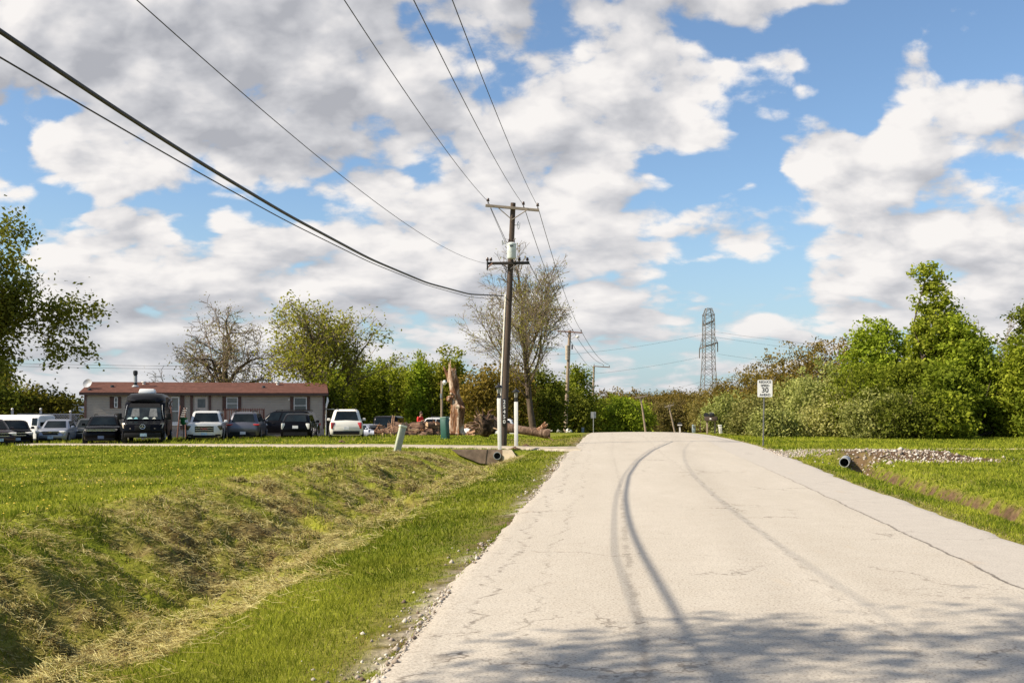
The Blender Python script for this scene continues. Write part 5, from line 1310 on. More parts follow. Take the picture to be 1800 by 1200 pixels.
D1 = 46.0
def pole1():
    bx, by = X(884.5, D1), D1; bz = gz(bx, by)
    e = empty("utility_pole", (bx, by, bz), 0, "nearest utility pole, tall and dark, carrying a grey transformer and white house number", "utility pole")
    def rel(px, py, dy=0.0): return (X(px, D1 + dy) - bx, dy, Z(py, D1 + dy) - bz)
    top = rel(902, 357); bot = rel(884.5, 772)
    def ax(py):
        t = (py - 772) / (357 - 772); return (bot[0] + (top[0] - bot[0]) * t, 0, bot[2] + (top[2] - bot[2]) * t)
    pm = MB().tube([(bot[0] - .02, 0, -.4)] + [ax(p) for p in (772, 680, 600, 520, 440, 357)], [.17, .168, .155, .145, .135, .125, .115], 14).build("pole", WOOD, e)
    # upper arm, slightly tilted
    a, b = rel(853.5, 362.5), rel(947.5, 371)
    def arm(a, b, h, w, name, m, y):
        ln = math.hypot(b[0] - a[0], b[2] - a[2]); an = math.atan2(b[2] - a[2], b[0] - a[0])
        return MB().box(((a[0] + b[0]) / 2, y, (a[2] + b[2]) / 2), (ln, w, h), ry=-an).build(name, m, e, bevel=.012, smooth=False)
    up = arm(a, b, .12, .10, "crossarm", WOOD_GREY, -.16)
    for q, r_ in ((876, 388), (926, 387)):
        MB().tube([tuple(np.array(rel(q, 367 if q < 900 else 371)) + (0, -.22, 0)), tuple(np.array(ax(r_)) + (0, -.17, 0))], .022, 6).build("brace", WOOD_GREY, up)
    for px, py in ((858, 360), (920, 366), (945, 368.5)): p = rel(px, py); insulator(up, p[0], -.16, p[2])
    # lower arm
    a, b = rel(855.5, 464), rel(930.5, 463)
    lo = arm(a, b, .12, .11, "crossarm", mat("dark_arm", (.030, .024, .022), .85, var=.2), -.17)
    for q, r_ in ((882, 474), (908, 474)):
        MB().tube([tuple(np.array(rel(q, 466)) + (0, -.23, 0)), tuple(np.array(ax(r_)) + (0, -.16, 0))], .02, 6).build("brace", M_BLACK, lo)
    for px in (857, 863, 913, 927): p = rel(px, 460); insulator(lo, p[0], -.17, p[2] - .1)
    MB().tube([tuple(np.array(rel(857, 459)) + (0, -.24, 0)), tuple(np.array(rel(857, 476)) + (0, -.24, 0))], .035, 6).build("dead_end", M_BLACK, lo)
    MB().tube([tuple(np.array(rel(857, 472)) + (0, -.24, 0)), tuple(np.array(rel(866, 464)) + (0, -.24, 0))], .03, 6).build("dead_end_strut", WOOD_RED, lo)
    # transformer on the near side
    c = ax(443); z0 = rel(0, 456.5)[2]; z1 = rel(0, 431)[2]
    tx = c[0] + .02; ty = -.38
    t = MB().lathe([(.02, z0), (.19, z0), (.20, z0 + .02), (.205, z1 - .05), (.22, z1 - .05), (.22, z1), (.12, z1 + .06), (.02, z1 + .07)], 18, (tx, ty, 0)).build("transformer", TANK, e)
    for dx_ in (-.11, .11): MB().lathe([(.03, 0), (.045, .06), (.03, .10), (.045, .14), (.02, .20)], 8, (tx + dx_, ty, z1 + .02)).build("bushing", PORC, t)
    MB().box((tx, ty + .22, (z0 + z1) / 2), (.12, .10, .40)).build("bracket", M_STEEL, t)
    for k in range(3): MB().box((tx + .06 * (k - 1), ty - .215, z1 - .12), (.035, .05, .06)).build("terminal", M_BLACK, t)
    # cut-out fuse and arrester
    p = rel(912, 397); q = ax(397)
    MB().tube([tuple(np.array(q) + (.1, -.05, .02)), (p[0], -.1, p[2] + .02)], .018, 6).tube([(p[0] - .02, -.1, p[2] + .18), (p[0] - .07, -.1, p[2] + .02), (p[0] - .02, -.1, p[2] - .18)], .022, 6).tube([(p[0] + .05, -.1, p[2] + .12), (p[0] + .02, -.1, p[2] - .14)], .016, 6).build("fuse_cutout", M_STEEL, e)
    p = rel(883, 429); MB().tube([(p[0], -.25, p[2] + .12), (p[0] + .02, -.25, p[2] - .08)], [.035, .03], 8).tube([(p[0], -.25, p[2]), (p[0] + .2, -.2, p[2] - .03)], .015, 6).build("arrester", M_STEEL, e)
    # loops of black wire below the lower arm
    for k, (x0, x1, y0, y1) in enumerate(((886, 900, 466, 484), (905, 912, 466, 478), (890, 893, 470, 498))):
        a, b = rel(x0, y0), rel(x1, y1); MB().tube([(a[0], -.2, a[2]), ((a[0] + b[0]) / 2 - .08, -.26, (a[2] + b[2]) / 2 - .12), (b[0], -.18, b[2])], .014, 5).build("jumper", M_BLACK, e)
    # pale conduit up the left side
    pts = [tuple(np.array(ax(p)) + (-.200 + .009 * i, -.05, 0)) for i, p in enumerate((772, 720, 660, 600, 545, 518))]
    MB().tube(pts, .042, 8).build("conduit", mat("pale_conduit", (.70, .66, .58), .6, var=.15, stretch=(3, 3, .4)), e)
    # number board
    c0, c1 = ax(749), ax(701); zc_ = (c0[2] + c1[2]) / 2
    bd = MB().box((c0[0] + .02, -.185, zc_), (.17, .025, c1[2] - c0[2])).build("number_board", M_BLACK, e, bevel=.004)
    for i, chh in enumerate("25450"):
        pz = rel(886, 706.5 + i * 8.6)[2]
        text_obj("digit", chh, .235, M_WHITE, bd, Matrix.Translation((c0[0] + .025, -.2025, pz)) @ Matrix.Rotation(R(90), 4, 'X'), .004)
    return e
pole1()

def simple_pole(label, d, pxb, pxt, pyt, arm_px, arm_py, m, am, extras=None, r0=.15, base_dz=-.2, name="utility_pole"):
    bx, by = X(pxb, d), d; bz = gz(bx, by)
    e = empty(name, (bx, by, bz), 0, label, "utility pole")
    rel = lambda px, py: (X(px, d) - bx, 0, Z(py, d) - bz)
    t = rel(pxt, pyt); MB().tube([(0, 0, base_dz), (t[0] * .5, 0, t[2] * .5), t], [r0, r0 * .85, r0 * .72], 12).build("pole", m, e)
    if arm_px:
        a, b = rel(arm_px[0], arm_py[0]), rel(arm_px[1], arm_py[1]); ln = math.hypot(b[0] - a[0], b[2] - a[2]); an = math.atan2(b[2] - a[2], b[0] - a[0])
        up = MB().box(((a[0] + b[0]) / 2, -.16, (a[2] + b[2]) / 2), (ln, .10, .13), ry=-an).build("crossarm", am, e, bevel=.01, smooth=False)
        for f in (.04, .6, .96): insulator(up, a[0] + (b[0] - a[0]) * f, -.16, a[2] + (b[2] - a[2]) * f + .05)
        if pxt - arm_px[0] > 5:
            for f in (.28, .72): MB().tube([(a[0] + (b[0] - a[0]) * f, -.2, a[2] + (b[2] - a[2]) * f), (t[0] * .93, -.12, t[2] - .75)], .02, 5).build("brace", WOOD_GREY, up)
    if extras: extras(e, rel)
    return e
def ex2(e, rel):
    p = rel(1004, 596); q = rel(1013, 593)
    l = MB().tube([(p[0], -.1, p[2]), (q[0], -.4, q[2] + .1)], .03, 6).build("lamp_arm", M_STEEL, e)
    MB().lathe([(.02, .16), (.12, .1), (.20, 0), (.17, -.10), (.02, -.14)], 12, (q[0] + .1, -.45, q[2] + .05)).build("lamp_head", M_OFFWHITE, l)
    p = rel(999, 617); MB().lathe([(.02, -.9), (.20, -.9), (.20, .55), (.02, .6)], 14, (p[0] - .12, -.30, p[2])).build("transformer", mat("weathered_transformer", (.42, .35, .27), .6, var=.2), e)
    p = rel(1005.5, 610); MB().box((p[0], -.2, p[2]), (.14, .2, .45)).build("switch_box", M_BLACK, e)
D2 = 104.0
simple_pole("second utility pole with a street lamp and reddish crossarm before the dark trees", D2, 993.5, 1001.5, 580.5, (980, 1023), (582, 585), WOOD_PALE, WOOD_RED, ex2, .21)
D3 = 150.0
simple_pole("third utility pole with its crossarm out to the right side only", D3, 1040.5, 1044, 643, (1043, 1072), (643.5, 645.5), WOOD_PALE, WOOD_RED, None, .20)
simple_pole("far utility pole leaning left at the end of the road", 112, 1136, 1126, 697, (1116, 1138), (699, 695), WOOD_PALE, WOOD_GREY, None, .12)
simple_pole("farthest bent utility pole leaning left near the far mailbox", 146, 1188, 1175, 711, (1168, 1184), (715.5, 711), WOOD_PALE, WOOD_GREY, None, .14)
# the next pole behind the camera carries the near ends of the wires
PB0 = (-6.4, -9.0)
simple_pole_b = empty("utility_pole", (PB0[0], PB0[1], gz(*PB0)), 0, "utility pole standing behind the camera", "utility pole")
MB().tube([(0, 0, -.4), (0, 0, 11.2)], [.17, .12], 12).build("pole", WOOD, simple_pole_b)
MB().box((0, -.15, 10.6), (2.5, .1, .12)).build("crossarm", WOOD_GREY, simple_pole_b, smooth=False)

def wire(label, pts, rad, cat="wire", name="overhead_wire", group=None, n=6):
    o = MB().tube(pts, rad, n, cap=False).build(name, M_WIRE, sharp=80); o.location = (0, 0, 0); tag(o, label, cat, group); return o
M_WIRE = mat("black_wire", (.020, .019, .019), .55, var=.1)
def sag(a, b, s, n=28):
    a, b = Vector(a), Vector(b); return [a.lerp(b, i / n) - Vector((0, 0, s * 4 * (i / n) * (1 - i / n))) for i in range(n + 1)]
def through(end, px, py, d, s_, n=40):
    """span from the pole to the point seen at (px,py) at distance d, carried on behind the camera"""
    a = Vector(end); b = Vector((X(px, d), d, Z(py, d))); k = 1.0 + (d + 8.0) / (a.y - d)
    c = a + (b - a) * k; 
    # parabola through a and b with curvature s_
    out = []
    for i in range(n + 1):
        t = i / n * k; p = a + (b - a) * t; p.z -= s_ * 4 * t * (1 - t); out.append(p)
    return out
P1 = lambda px, py, dy=-.16: (X(px, D1 + dy), D1 + dy, Z(py, D1 + dy))
wire("thin wire from the left pin of the nearest pole's top crossarm", through(P1(858, 354.5), 605, 0, 16, .22), .009)
wire("thin wire from the middle pin of the nearest pole's top crossarm", through(P1(920, 360), 727, 0, 15, .22), .009)
wire("thin wire from the right pin of the nearest pole's top crossarm", through(P1(945, 362), 795, 0, 15, .20), .009)
wire("wire from the left end of the nearest pole's lower crossarm", through(P1(855, 463, -.24), 240, 0, 11, .55), .0065)
# the two heavy cables: fitted through the curve they draw in the sky
def cable(pix, d0, rad, label):
    a = Vector((X(pix[0][0], d0), d0)); b = Vector((X(pix[-1][0], D1), D1 - .1)); pts = []
    for px, py in pix:
        u = (px - 900) / F; t = (u * a.y - a.x) / ((b - a).x - u * (b - a).y); p = a + (b - a) * t; pts.append((p.y, p.x, Z(py, p.y)))
    ys = np.array([p[0] for p in pts]); zs = np.array([p[2] for p in pts]); co = np.polyfit(ys[:-1], zs[:-1], 3); cy_ = np.linspace(ys[0], ys[-1], 400); cz_ = np.interp(cy_, ys, zs); ker = np.hanning(41); ker /= ker.sum(); cz_ = np.convolve(np.pad(cz_, 20, mode='reflect', reflect_type='odd'), ker, 'valid')
    out = []
    for y in np.concatenate([np.linspace(-9, ys[0], 10)[:-1], np.linspace(ys[0], ys[-1], 70)]):
        t = (y - a.y) / (b.y - a.y); x = a.x + (b.x - a.x) * t
        z = np.interp(y, cy_, cz_) if y >= ys[0] else cz_[0] + (ys[0] - y) * .055
        out.append((x, y, z))
    return wire(label, out, rad, "cable", "overhead_cable", n=8)
cable([(0, 55), (200, 190), (350, 285), (500, 375), (650, 455), (750, 497), (825, 517), (885, 520)], 9.0, .025, "thick black cable bundle, upper of the two heavy cables crossing the sky at left")
cable([(0, 101), (200, 218), (350, 304), (500, 387), (650, 461), (750, 501), (825, 522), (884, 527)], 9.2, .009, "thinner black cable just below the thick bundle at left")
P2 = lambda px, py: (X(px, D2), D2 - .16, Z(py, D2)); P3 = lambda px, py: (X(px, D3), D3 - .16, Z(py, D3))
wire("wire between the right pins of the nearest and second poles", sag(P1(945, 362), P2(1021, 580.5), .7), .016)
wire("wire between the middle pins of the nearest and second poles", sag(P1(920, 360), P2(1006, 579), .7), .016)
wire("wire between the left pins of the nearest and second poles", sag(P1(858, 354.5), P2(982, 578), .8), .014)
wire("drop wire from the left pin down to the transformer", [P1(862, 366), P1(875, 396), P1(889, 428, -.36)], .010)
wire("right wire from the second pole to the third pole", sag(P2(1021, 580.5), P3(1070, 640.5), .7), .022)
wire("left wire from the second pole to the third pole", sag(P2(1006, 579), P3(1060, 640), .7), .022)
wire("low wire from the nearest pole to the third pole past the sparse tree", sag(P1(930, 462), P3(1046, 652), .9), .016)

# ------------------------------------------------------------------ lattice transmission tower
def tower():
    d = 330.0; m = mat("tower_steel", (.15, .135, .13), .6, metal=.3, var=.15); sc = d / F
    bx = X(1245.5, d); bz = gz(bx, d) - .5
    e = empty("transmission_tower", (bx, d, bz), R(8), "steel lattice transmission tower rising above the far brown trees", "pylon")
    zp = lambda py: Z(py, d) - bz
    levels = [(790, 24), (757, 17.5), (700, 13.5), (677, 11.5), (649, 9.6), (628, 8.9), (607, 8.5), (588, 8.4), (570, 8.4), (554, 7.8), (542, 4.5)]
    lv = [(zp(py), hw * sc) for py, hw in levels]; c4 = ((-1, -1), (1, -1), (1, 1), (-1, 1))
    for i, (sx, sy) in enumerate(c4):
        MB().tube([(sx * w, sy * w, z) for z, w in lv], .13, 5).build("tower_leg", m, e)
    b = MB()
    for (z0, w0), (z1, w1) in zip(lv[:-1], lv[1:]):
        for k in range(4):
            a0, a1 = c4[k], c4[(k + 1) % 4]
            zm, wm = (z0 + z1) / 2, (w0 + w1) / 2
            for za, wa, zb, wb in ((z0, w0, zm, wm), (zm, wm, z1, w1)):
                b.tube([(a0[0] * wa, a0[1] * wa, za), (a1[0] * wb, a1[1] * wb, zb)], .058, 4, False); b.tube([(a1[0] * wa, a1[1] * wa, za), (a0[0] * wb, a0[1] * wb, zb)], .058, 4, False)
            b.tube([(a0[0] * w1, a0[1] * w1, z1), (a1[0] * w1, a1[1] * w1, z1)], .07, 4, False)
    b.build("bracing", m, e, smooth=False)
    for pa, pb, tip in ((604.5, 611, 16.5), (567, 570, 9.5)):
        z0, z1 = zp(pb), zp(pa); t = tip * sc
        ar = MB()
        ar.tube([(-t, 0, z0 - .3), (t, 0, z1 + .6)], .26, 5)
        for s, zz in ((-1, z0 - .3), (1, z1 + .6)):
            for q in (-1, 1): ar.tube([(s * 8.4 * sc, q * 8.4 * sc, (z0 + z1) / 2 + .4 * s), (s * t, 0, zz)], .12, 4); ar.tube([(s * 8.4 * sc, q * 8.4 * sc, (z0 + z1) / 2 + 3.0), (s * t, 0, zz)], .08, 4)
        arm = ar.build("tower_arm", m, e)
        if tip > 12:
            for s, zz in ((-1, z0 - .3), (1, z1 + .6)): MB().tube([(s * t, 0, zz), (s * t, 0, zz - 3.1)], .17, 6).build("insulator_string", m, arm)
    wl = [((1229, 628), (860, 665), "lower left"), ((1234, 588), (860, 628), "upper left"), ((1262, 622), (1800, 668), "lower right"), ((1256, 583), (1800, 626), "upper right"), ((1256, 592), (1800, 642), "middle right"), ((1232, 671), (1020, 690), "lowest left"), ((1258, 667), (1800, 716), "lowest right")]
    for (ax_, ay), (qx, qy), nm in wl:
        dd = d + (-18 if qx < 1200 else 18)
        wire(nm + " line strung from the transmission tower", sag((X(ax_, d), d, Z(ay, d)), (X(qx, dd), dd, Z(qy, dd)), 1.8), .028, "power line", "transmission_line")
tower()
for py, k in ((640, "upper"), (645, "lower")):
    wire(k + " faint wire across the sky above the mobile home's left end", sag((X(-60, 200), 200, Z(py - 4, 200)), (X(760, 200), 200, Z(py, 200)), .6), .03, "power line", "transmission_line")

# ================================================================== ROADSIDE THINGS
def sign_front():
    d = 43.5; bx = X(1341.5, d); bz = gz(bx, d)
    e = empty("speed_sign", (bx, d, bz), R(-3), "white REDUCE SPEED 30 AHEAD sign on a grey steel post", "road sign")
    zt = Z(667.5, d) - bz; zb = Z(697.5, d) - bz; cx = X(1344.5, d) - bx; w = 26 / F * d
    MB().tube([(0, .03, -.3), (.05, .03, zt - .1)], .032, 6).build("post", mat("dark_steel_post", (.16, .16, .15), .5, metal=.4), e)
    pl = MB(); rr = [(a, 0, b) for a, b in [(cx + (w / 2 - .04) * sx + .04 * math.cos(t), (zt + zb) / 2 + ((zt - zb) / 2 - .04) * sz + .04 * math.sin(t)) for sx, sz, t0 in ((1, 1, 0), (-1, 1, 90), (-1, -1, 180), (1, -1, 270)) for t in (R(t0), R(t0 + 45), R(t0 + 90))]]
    pl.loft([[(a, -.012, c) for a, _, c in rr], [(a, -.002, c) for a, _, c in rr]]).build("sign_plate", mat("sign_white", (.78, .77, .74), .4, var=.04), e, smooth=False)
    p = [o for o in e.children if o.name.startswith("sign_plate")][0]
    ink = mat("sign_black", (.015, .015, .015), .5)
    H_ = zt - zb
    for body, f, sz, wd in (("REDUCE", .875, .135, 1.0), ("SPEED", .665, .135, 1.0), ("30", .40, .30, 1.0), ("AHEAD", .125, .135, 1.0)):
        text_obj("lettering", body, sz, ink, p, Matrix.Translation((cx, -.0155, zb + H_ * f)) @ Matrix.Rotation(R(90), 4, 'X'), .0025, width=wd)
sign_front()
def sign_back():
    d = 92; bx = X(1043, d); bz = gz(bx, d)
    e = empty("road_sign", (bx, d, bz), R(4), "grey back of a road sign on a thin post at the crest", "road sign")
    zt, zb = Z(723.5, d) - bz, Z(734.5, d) - bz
    MB().tube([(0, -.03, -.3), (0, -.03, zt)], .035, 6).build("post", M_STEEL, e)
    MB().box((0, 0, (zt + zb) / 2), (.46, .012, zt - zb)).build("sign_plate", mat("bare_aluminium", (.45, .45, .44), .45, metal=.5), e)
sign_back()

def mailboxes():
    d = 71.0; bx = X(1250, d); bz = gz(bx, d)
    e = empty("twin_mailbox_stand", (bx, d, bz), R(-14), "weathered timber stand with two posts and box for black mailbox", "mailbox stand")
    zt = Z(736, d) - bz
    for s in (-1, 1): MB().box((s * .26, .15 * s, zt / 2 - .1), (.13, .13, zt + .1)).build("post", WOOD_PALE, e, bevel=.01)
    MB().box((0, -.10, zt + .02), (.86, .70, .30)).build("newspaper_box", WOOD, e, bevel=.015)
    MB().box((-.02, -.46, zt + .02), (.12, .02, .12)).build("number_plate", M_OFFWHITE, e)
    m = empty("mailbox", (bx, d, bz + zt + .17), R(-14), "black arched mailbox on the weathered timber stand", "mailbox")
    prof = [(-.17, 0), (-.17, .13)] + [(.17 * math.cos(t), .13 + .13 * math.sin(t)) for t in np.linspace(math.pi, 0, 9)[1:-1]] + [(.17, .13), (.17, 0)]
    MB().loft([[(a + .06, -.45, b) for a, b in prof], [(a + .06, .25, b) for a, b in prof]]).loft([[(a - .32, -.40, b) for a, b in prof], [(a - .32, .20, b) for a, b in prof]]).build("box", M_BLACK, m)
    MB().box((.06, -.465, .12), (.30, .02, .22)).build("door", M_BLACK, m, bevel=.005)
    MB().box((0, -.1, .27), (.34, .22, .012)).build("flag", M_OFFWHITE, m)
    d = 78; bx = X(1195, d); bz = gz(bx, d)
    m = empty("mailbox", (bx, d, bz), R(-10), "small black mailbox on a pale post at the crest", "mailbox")
    zt = Z(748, d) - bz
    MB().box((0, 0, zt / 2 - .1), (.11, .11, zt + .1)).build("post", M_OFFWHITE, m)
    MB().loft([[(a, -.35, b + zt) for a, b in prof], [(a, .25, b + zt) for a, b in prof]]).build("box", M_BLACK, m)
    MB().box((.0, -.36, zt + .06), (.34, .02, .07)).build("door_band", M_OFFWHITE, m)
    d = 74; bx = X(1268, d); bz = gz(bx, d); h = Z(747.5, d) - bz
    p = empty("utility_pedestal", (bx, d, bz), 0, "small white utility pedestal right of the mailbox stand", "utility pedestal")
    MB().box((-.06, 0, h / 2 - .05), (.22, .2, h + .1), ry=-.1).build("case", M_OFFWHITE, p, bevel=.02); MB().box((-.06 - .05, 0, h), (.27, .24, .07), ry=-.1).build("cap", M_WHITE, p, bevel=.02)
    d = 95; bx = X(1219.5, d); bz = gz(bx, d); h = Z(746, d) - bz
    p = empty("meter_box", (bx, d, bz), 0, "pale blue grey meter box left of the mailbox stand", "utility box")
    MB().box((0, 0, h / 2 - .05), (.30, .2, h + .1)).build("case", mat("pale_blue_box", (.42, .50, .54), .5, var=.1), p, bevel=.02); MB().box((0, -.11, h * .72), (.2, .02, .2)).build("panel", M_STEEL, p)
    d = 96; bx = X(1024.5, d); bz = gz(bx, d); h = Z(751.5, d) - bz
    p = empty("utility_pedestal", (bx, d, bz), 0, "small blue grey pedestal left of the road sign's post", "utility pedestal")
    MB().box((0, 0, h / 2 - .05), (.24, .2, h + .1)).build("case", mat("blue_grey_case", (.22, .28, .33), .5, var=.1), p, bevel=.02); MB().box((0, 0, h), (.28, .24, .05)).build("cap", M_STEEL, p, bevel=.01)
    d = 90; x = X(1225, d); z = gz(x, d)   # low rail behind
    e = empty("pipe_gate", (x, d, z), 0, "thin rusty pipe gate left of the mailbox stand", "gate")
    for a in (.3, 2.0): MB().tube([(a, 0, -.2), (a, 0, Z(728, d) - z - (.0 if a < 1 else .2))], .04, 6).build("gate_post", mat("rusty_pipe", (.22, .13, .09), .8), e)
    for py in (729, 752): MB().tube([(.3, 0, Z(py, d) - z), (2.0, 0, Z(py, d) - z)], .03, 6).build("rail", mat("rusty_pipe", (.22, .13, .09), .8), e)
mailboxes()

def lamp_post(px, d, pyt, pyb, lean, label):
    bx = X(px, d); bz = max(gz(bx, d), Z(pyb, d) - .05); e = empty("lamp_post", (bx, d, bz), 0, label, "lamp post")
    e.rotation_euler = (0, lean, 0)
    s = d / F; h = Z(pyt, d) - bz; hp = h - 28 * s
    p = MB().box((0, 0, hp / 2 - .2), (6.6 * s, 6.6 * s, hp + .4)).build("post", mat("bright_white_post", (.80, .78, .73), .45, var=.05), e, bevel=.012)
    ln = empty("lantern", (0, 0, hp)); ln.parent = e
    MB().lathe([(.02, 0), (.075, 0), (.075, .10), (.05, .12), (.06, .17), (.02, .18)], 10).build("base", M_BLACK, ln)
    gl = MB().lathe([(.062, .18), (.085, .40), (.02, .40)], 6).build("glass", mat("lantern_glass", (.45, .44, .40), .12, var=.2, spec=.8), ln, smooth=False)
    f = MB()
    for k in range(6): a = k * math.pi / 3; f.tube([(.064 * math.cos(a), .064 * math.sin(a), .18), (.09 * math.cos(a), .09 * math.sin(a), .41)], .009, 4)
    f.build("cage", M_BLACK, ln); MB().lathe([(.16, .40), (.165, .42), (.10, .49), (.03, .53), (.025, .57), (.005, .60)], 12).build("cap", M_BLACK, ln)
    return e
lamp_post(878.5, 39.75, 671.5, 794, R(-.9), "nearer white lamp post standing on the culvert headwall")
lamp_post(907.5, 43.5, 678, 783, R(-.3), "farther white lamp post beyond the driveway, right of the utility pole")

def culverts():
    # left: masonry headwall at the end of the ditch
    y = 39.6; xa, xb, xc = X(793, y), X(883, y), X(905, y); top = .02
    e = empty("culvert_headwall", (xa, y, 0), 0, "brown concrete headwall with a drain pipe where the ditch meets the driveway", "headwall")
    m = mat("stained_concrete", (.235, .165, .115), .92, var=.3, scale=3, bumpk=.4)
    L = xb - xa
    MB().add([(0, 0, top), (L, 0, top), (L, 0, -.62), (L * .55, 0, -.50), (.3, 0, -.18), (0, .25, top), (L, .25, top), (L, .25, -.62), (L * .55, .25, -.50), (.3, .25, -.18)],
             [(4, 3, 2, 1, 0), (5, 6, 7, 8, 9), (0, 1, 6, 5), (1, 2, 7, 6), (2, 3, 8, 7), (3, 4, 9, 8), (4, 0, 5, 9)]).build("wall", m, e, smooth=False)
    m2 = mat("pale_wing", (.40, .33, .23), .92, var=.2, scale=3)
    MB().add([(L + .004, -.02, top - .01), (xc - xa - .12, -.10, top - .01), (xc - xa + .10, -.35, -.30), (L + .004, -.10, -.55), (L + .004, .2, top - .01), (xc - xa - .12, .2, top - .01), (xc - xa + .10, .2, -.30), (L + .004, .2, -.55)], [(0, 1, 2, 3), (4, 7, 6, 5), (0, 4, 5, 1), (1, 5, 6, 2), (2, 6, 7, 3), (3, 7, 4, 0)]).build("wing", m2, e, smooth=False)
    px_, pz = X(874, y) - xa, Z(800.5, y)
    pp = MB(); n = 18
    rings = []
    for r_, yy in ((.125, .3), (.125, -.14), (.15, -.14), (.15, .3)): rings.append([(px_ + r_ * math.cos(t), yy, pz + r_ * math.sin(t)) for t in np.linspace(0, 2 * math.pi, n + 1)[:-1]])
    p = pp.loft(rings, cap=False).build("drain_pipe", M_STEEL, e)
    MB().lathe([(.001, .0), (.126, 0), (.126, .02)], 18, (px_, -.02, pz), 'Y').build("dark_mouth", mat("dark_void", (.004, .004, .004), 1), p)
    MB().box((px_ - .42, -.004, -.25), (.02, .012, .55), ry=.12).build("crack", mat("crack_dark", (.02, .016, .014), 1), e, smooth=False)
    # right: corrugated pipe end in the bare mound
    d = 31.2; x, z = X(1484, d), Z(812.5, d)
    e = empty("culvert_pipe", (x, d, z), R(-20), "grey corrugated culvert pipe end in the bare mound right of the road", "pipe")
    rings = []
    for i in range(26): rr = .150 + .007 * math.sin(i * 1.7); rings.append([(rr * math.cos(t), .02 + i * .09, rr * math.sin(t)) for t in np.linspace(0, 2 * math.pi, 23)[:-1]])
    for r_, yy in ((.128, 2.0), (.128, .02)): rings.append([(r_ * math.cos(t), yy, r_ * math.sin(t)) for t in np.linspace(0, 2 * math.pi, 23)[:-1]])
    MB().loft([rings[-1]] + rings[:-1], cap=False).build("pipe", mat("zinc_pipe", (.46, .46, .45), .5, metal=.5, var=.2), e)
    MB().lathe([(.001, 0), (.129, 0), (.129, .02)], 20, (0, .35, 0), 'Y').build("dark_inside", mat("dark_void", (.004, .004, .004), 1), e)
culverts()

def pedestals():
    d = 37.6; bx = X(697, d); bz = gz(bx, d); e = empty("utility_pedestal", (bx, d, bz), R(20), "tilted pale green utility pedestal on the ditch bank", "utility pedestal")
    e.rotation_euler = (R(3), R(13), R(22))
    m = mat("pale_green_case", (.36, .385, .29), .6, var=.12, scale=4, stretch=(1, 1, .4)); h = (797 - 749) / F * d * 1.0
    MB().box((0, 0, h / 2 - .12), (.23, .20, h + .2)).build("case", m, e, bevel=.012)
    MB().box((0, 0, h + .02), (.27, .24, .07)).build("cap", mat("pale_cap", (.62, .66, .52), .5, var=.06), e, bevel=.015)
    MB().box((0, -.103, h * .5), (.19, .012, h * .8)).build("cover", m, e, bevel=.004)
    MB().box((.0, 0, .02), (.32, .28, .10)).build("collar", mat("soil_collar", (.10, .075, .05), .9), e, bevel=.03)
    d = 54.0; bx = X(783, d); bz = gz(bx, d); e = empty("electrical_cabinet", (bx, d, bz), R(-28), "dark green electrical cabinet in front of the broken trunk", "utility box")
    m = mat("dark_green_case", (.018, .085, .065), .5, var=.12); h = Z(733.5, d) - bz; e.rotation_euler = (0, R(-3), R(-28))
    MB().box((0, 0, h / 2 - .1), (.36, .34, h + .2)).build("case", m, e, bevel=.015); MB().box((0, 0, h), (.39, .37, .06)).build("lid", mat("green_lid", (.16, .26, .22), .5), e, bevel=.015)
    MB().box((0, -.175, h * .5), (.30, .012, h * .8)).build("door", m, e, bevel=.004)
    d = 68; bx = X(776.5, d); bz = gz(bx, d); e = empty("yard_light", (bx, d, bz), 0, "slim timber pole with a white yard light beside the broken trunk", "lamp post")
    h = Z(669, d) - bz
    MB().tube([(0, 0, -.2), (0, 0, h)], [.085, .07], 10).build("pole", WOOD_PALE, e); MB().tube([(0, -.06, h - .75), (.1, -.1, h - .2), (.18, -.2, h + .02)], .02, 6).build("lamp_arm", M_STEEL, e)
    MB().lathe([(.02, .16), (.10, .12), (.12, .02), (.16, 0), (.13, -.06), (.08, -.14), (.01, -.16)], 12, (.2, -.22, h - .12)).build("lamp_head", M_WHITE, e)
    MB().box((-.05, -.1, h - 1.0), (.1, .1, .3)).build("switch_box", M_STEEL, e)
pedestals()

# ================================================================== BROKEN TRUNK, LOGS, FALLEN TREE, PERSON
def dead_wood_mat(name, c1, c2, c3, sc=2.2):
    m, g, b, out = new_mat(name); tc = g.n('ShaderNodeTexCoord'); v = g.vm('MULTIPLY', tc.outputs['Object'], (1.6, 1.6, .35))
    n = g.noise(v, sc, 6, .68, .6); n2 = g.noise(tc.outputs['Object'], 9, 4, .6)
    g.put(b.inputs['Base Color'], g.mix(g.m('MULTIPLY', g.rng(n2, .5, .7), .5), g.ramp(n, [(.36, c1), (.5, c2), (.63, c3)]), c1))
    b.inputs['Roughness'].default_value = .92; b.inputs['Specular IOR Level'].default_value = .1
    bump(g, b, n, .8, .08); return m
M_DEAD = dead_wood_mat("dead_trunk_wood", (.045, .024, .016), (.24, .115, .058), (.58, .47, .36))
M_LOG = dead_wood_mat("log_bark", (.060, .036, .026), (.15, .088, .060), (.27, .185, .135), 3.0)
M_LOGEND = mat("sawn_end", (.40, .27, .16), .9, var=.25, scale=9)
M_SPLIT = mat("split_wood", (.36, .215, .13), .9, var=.3, scale=5, stretch=(.5, 3, 3))

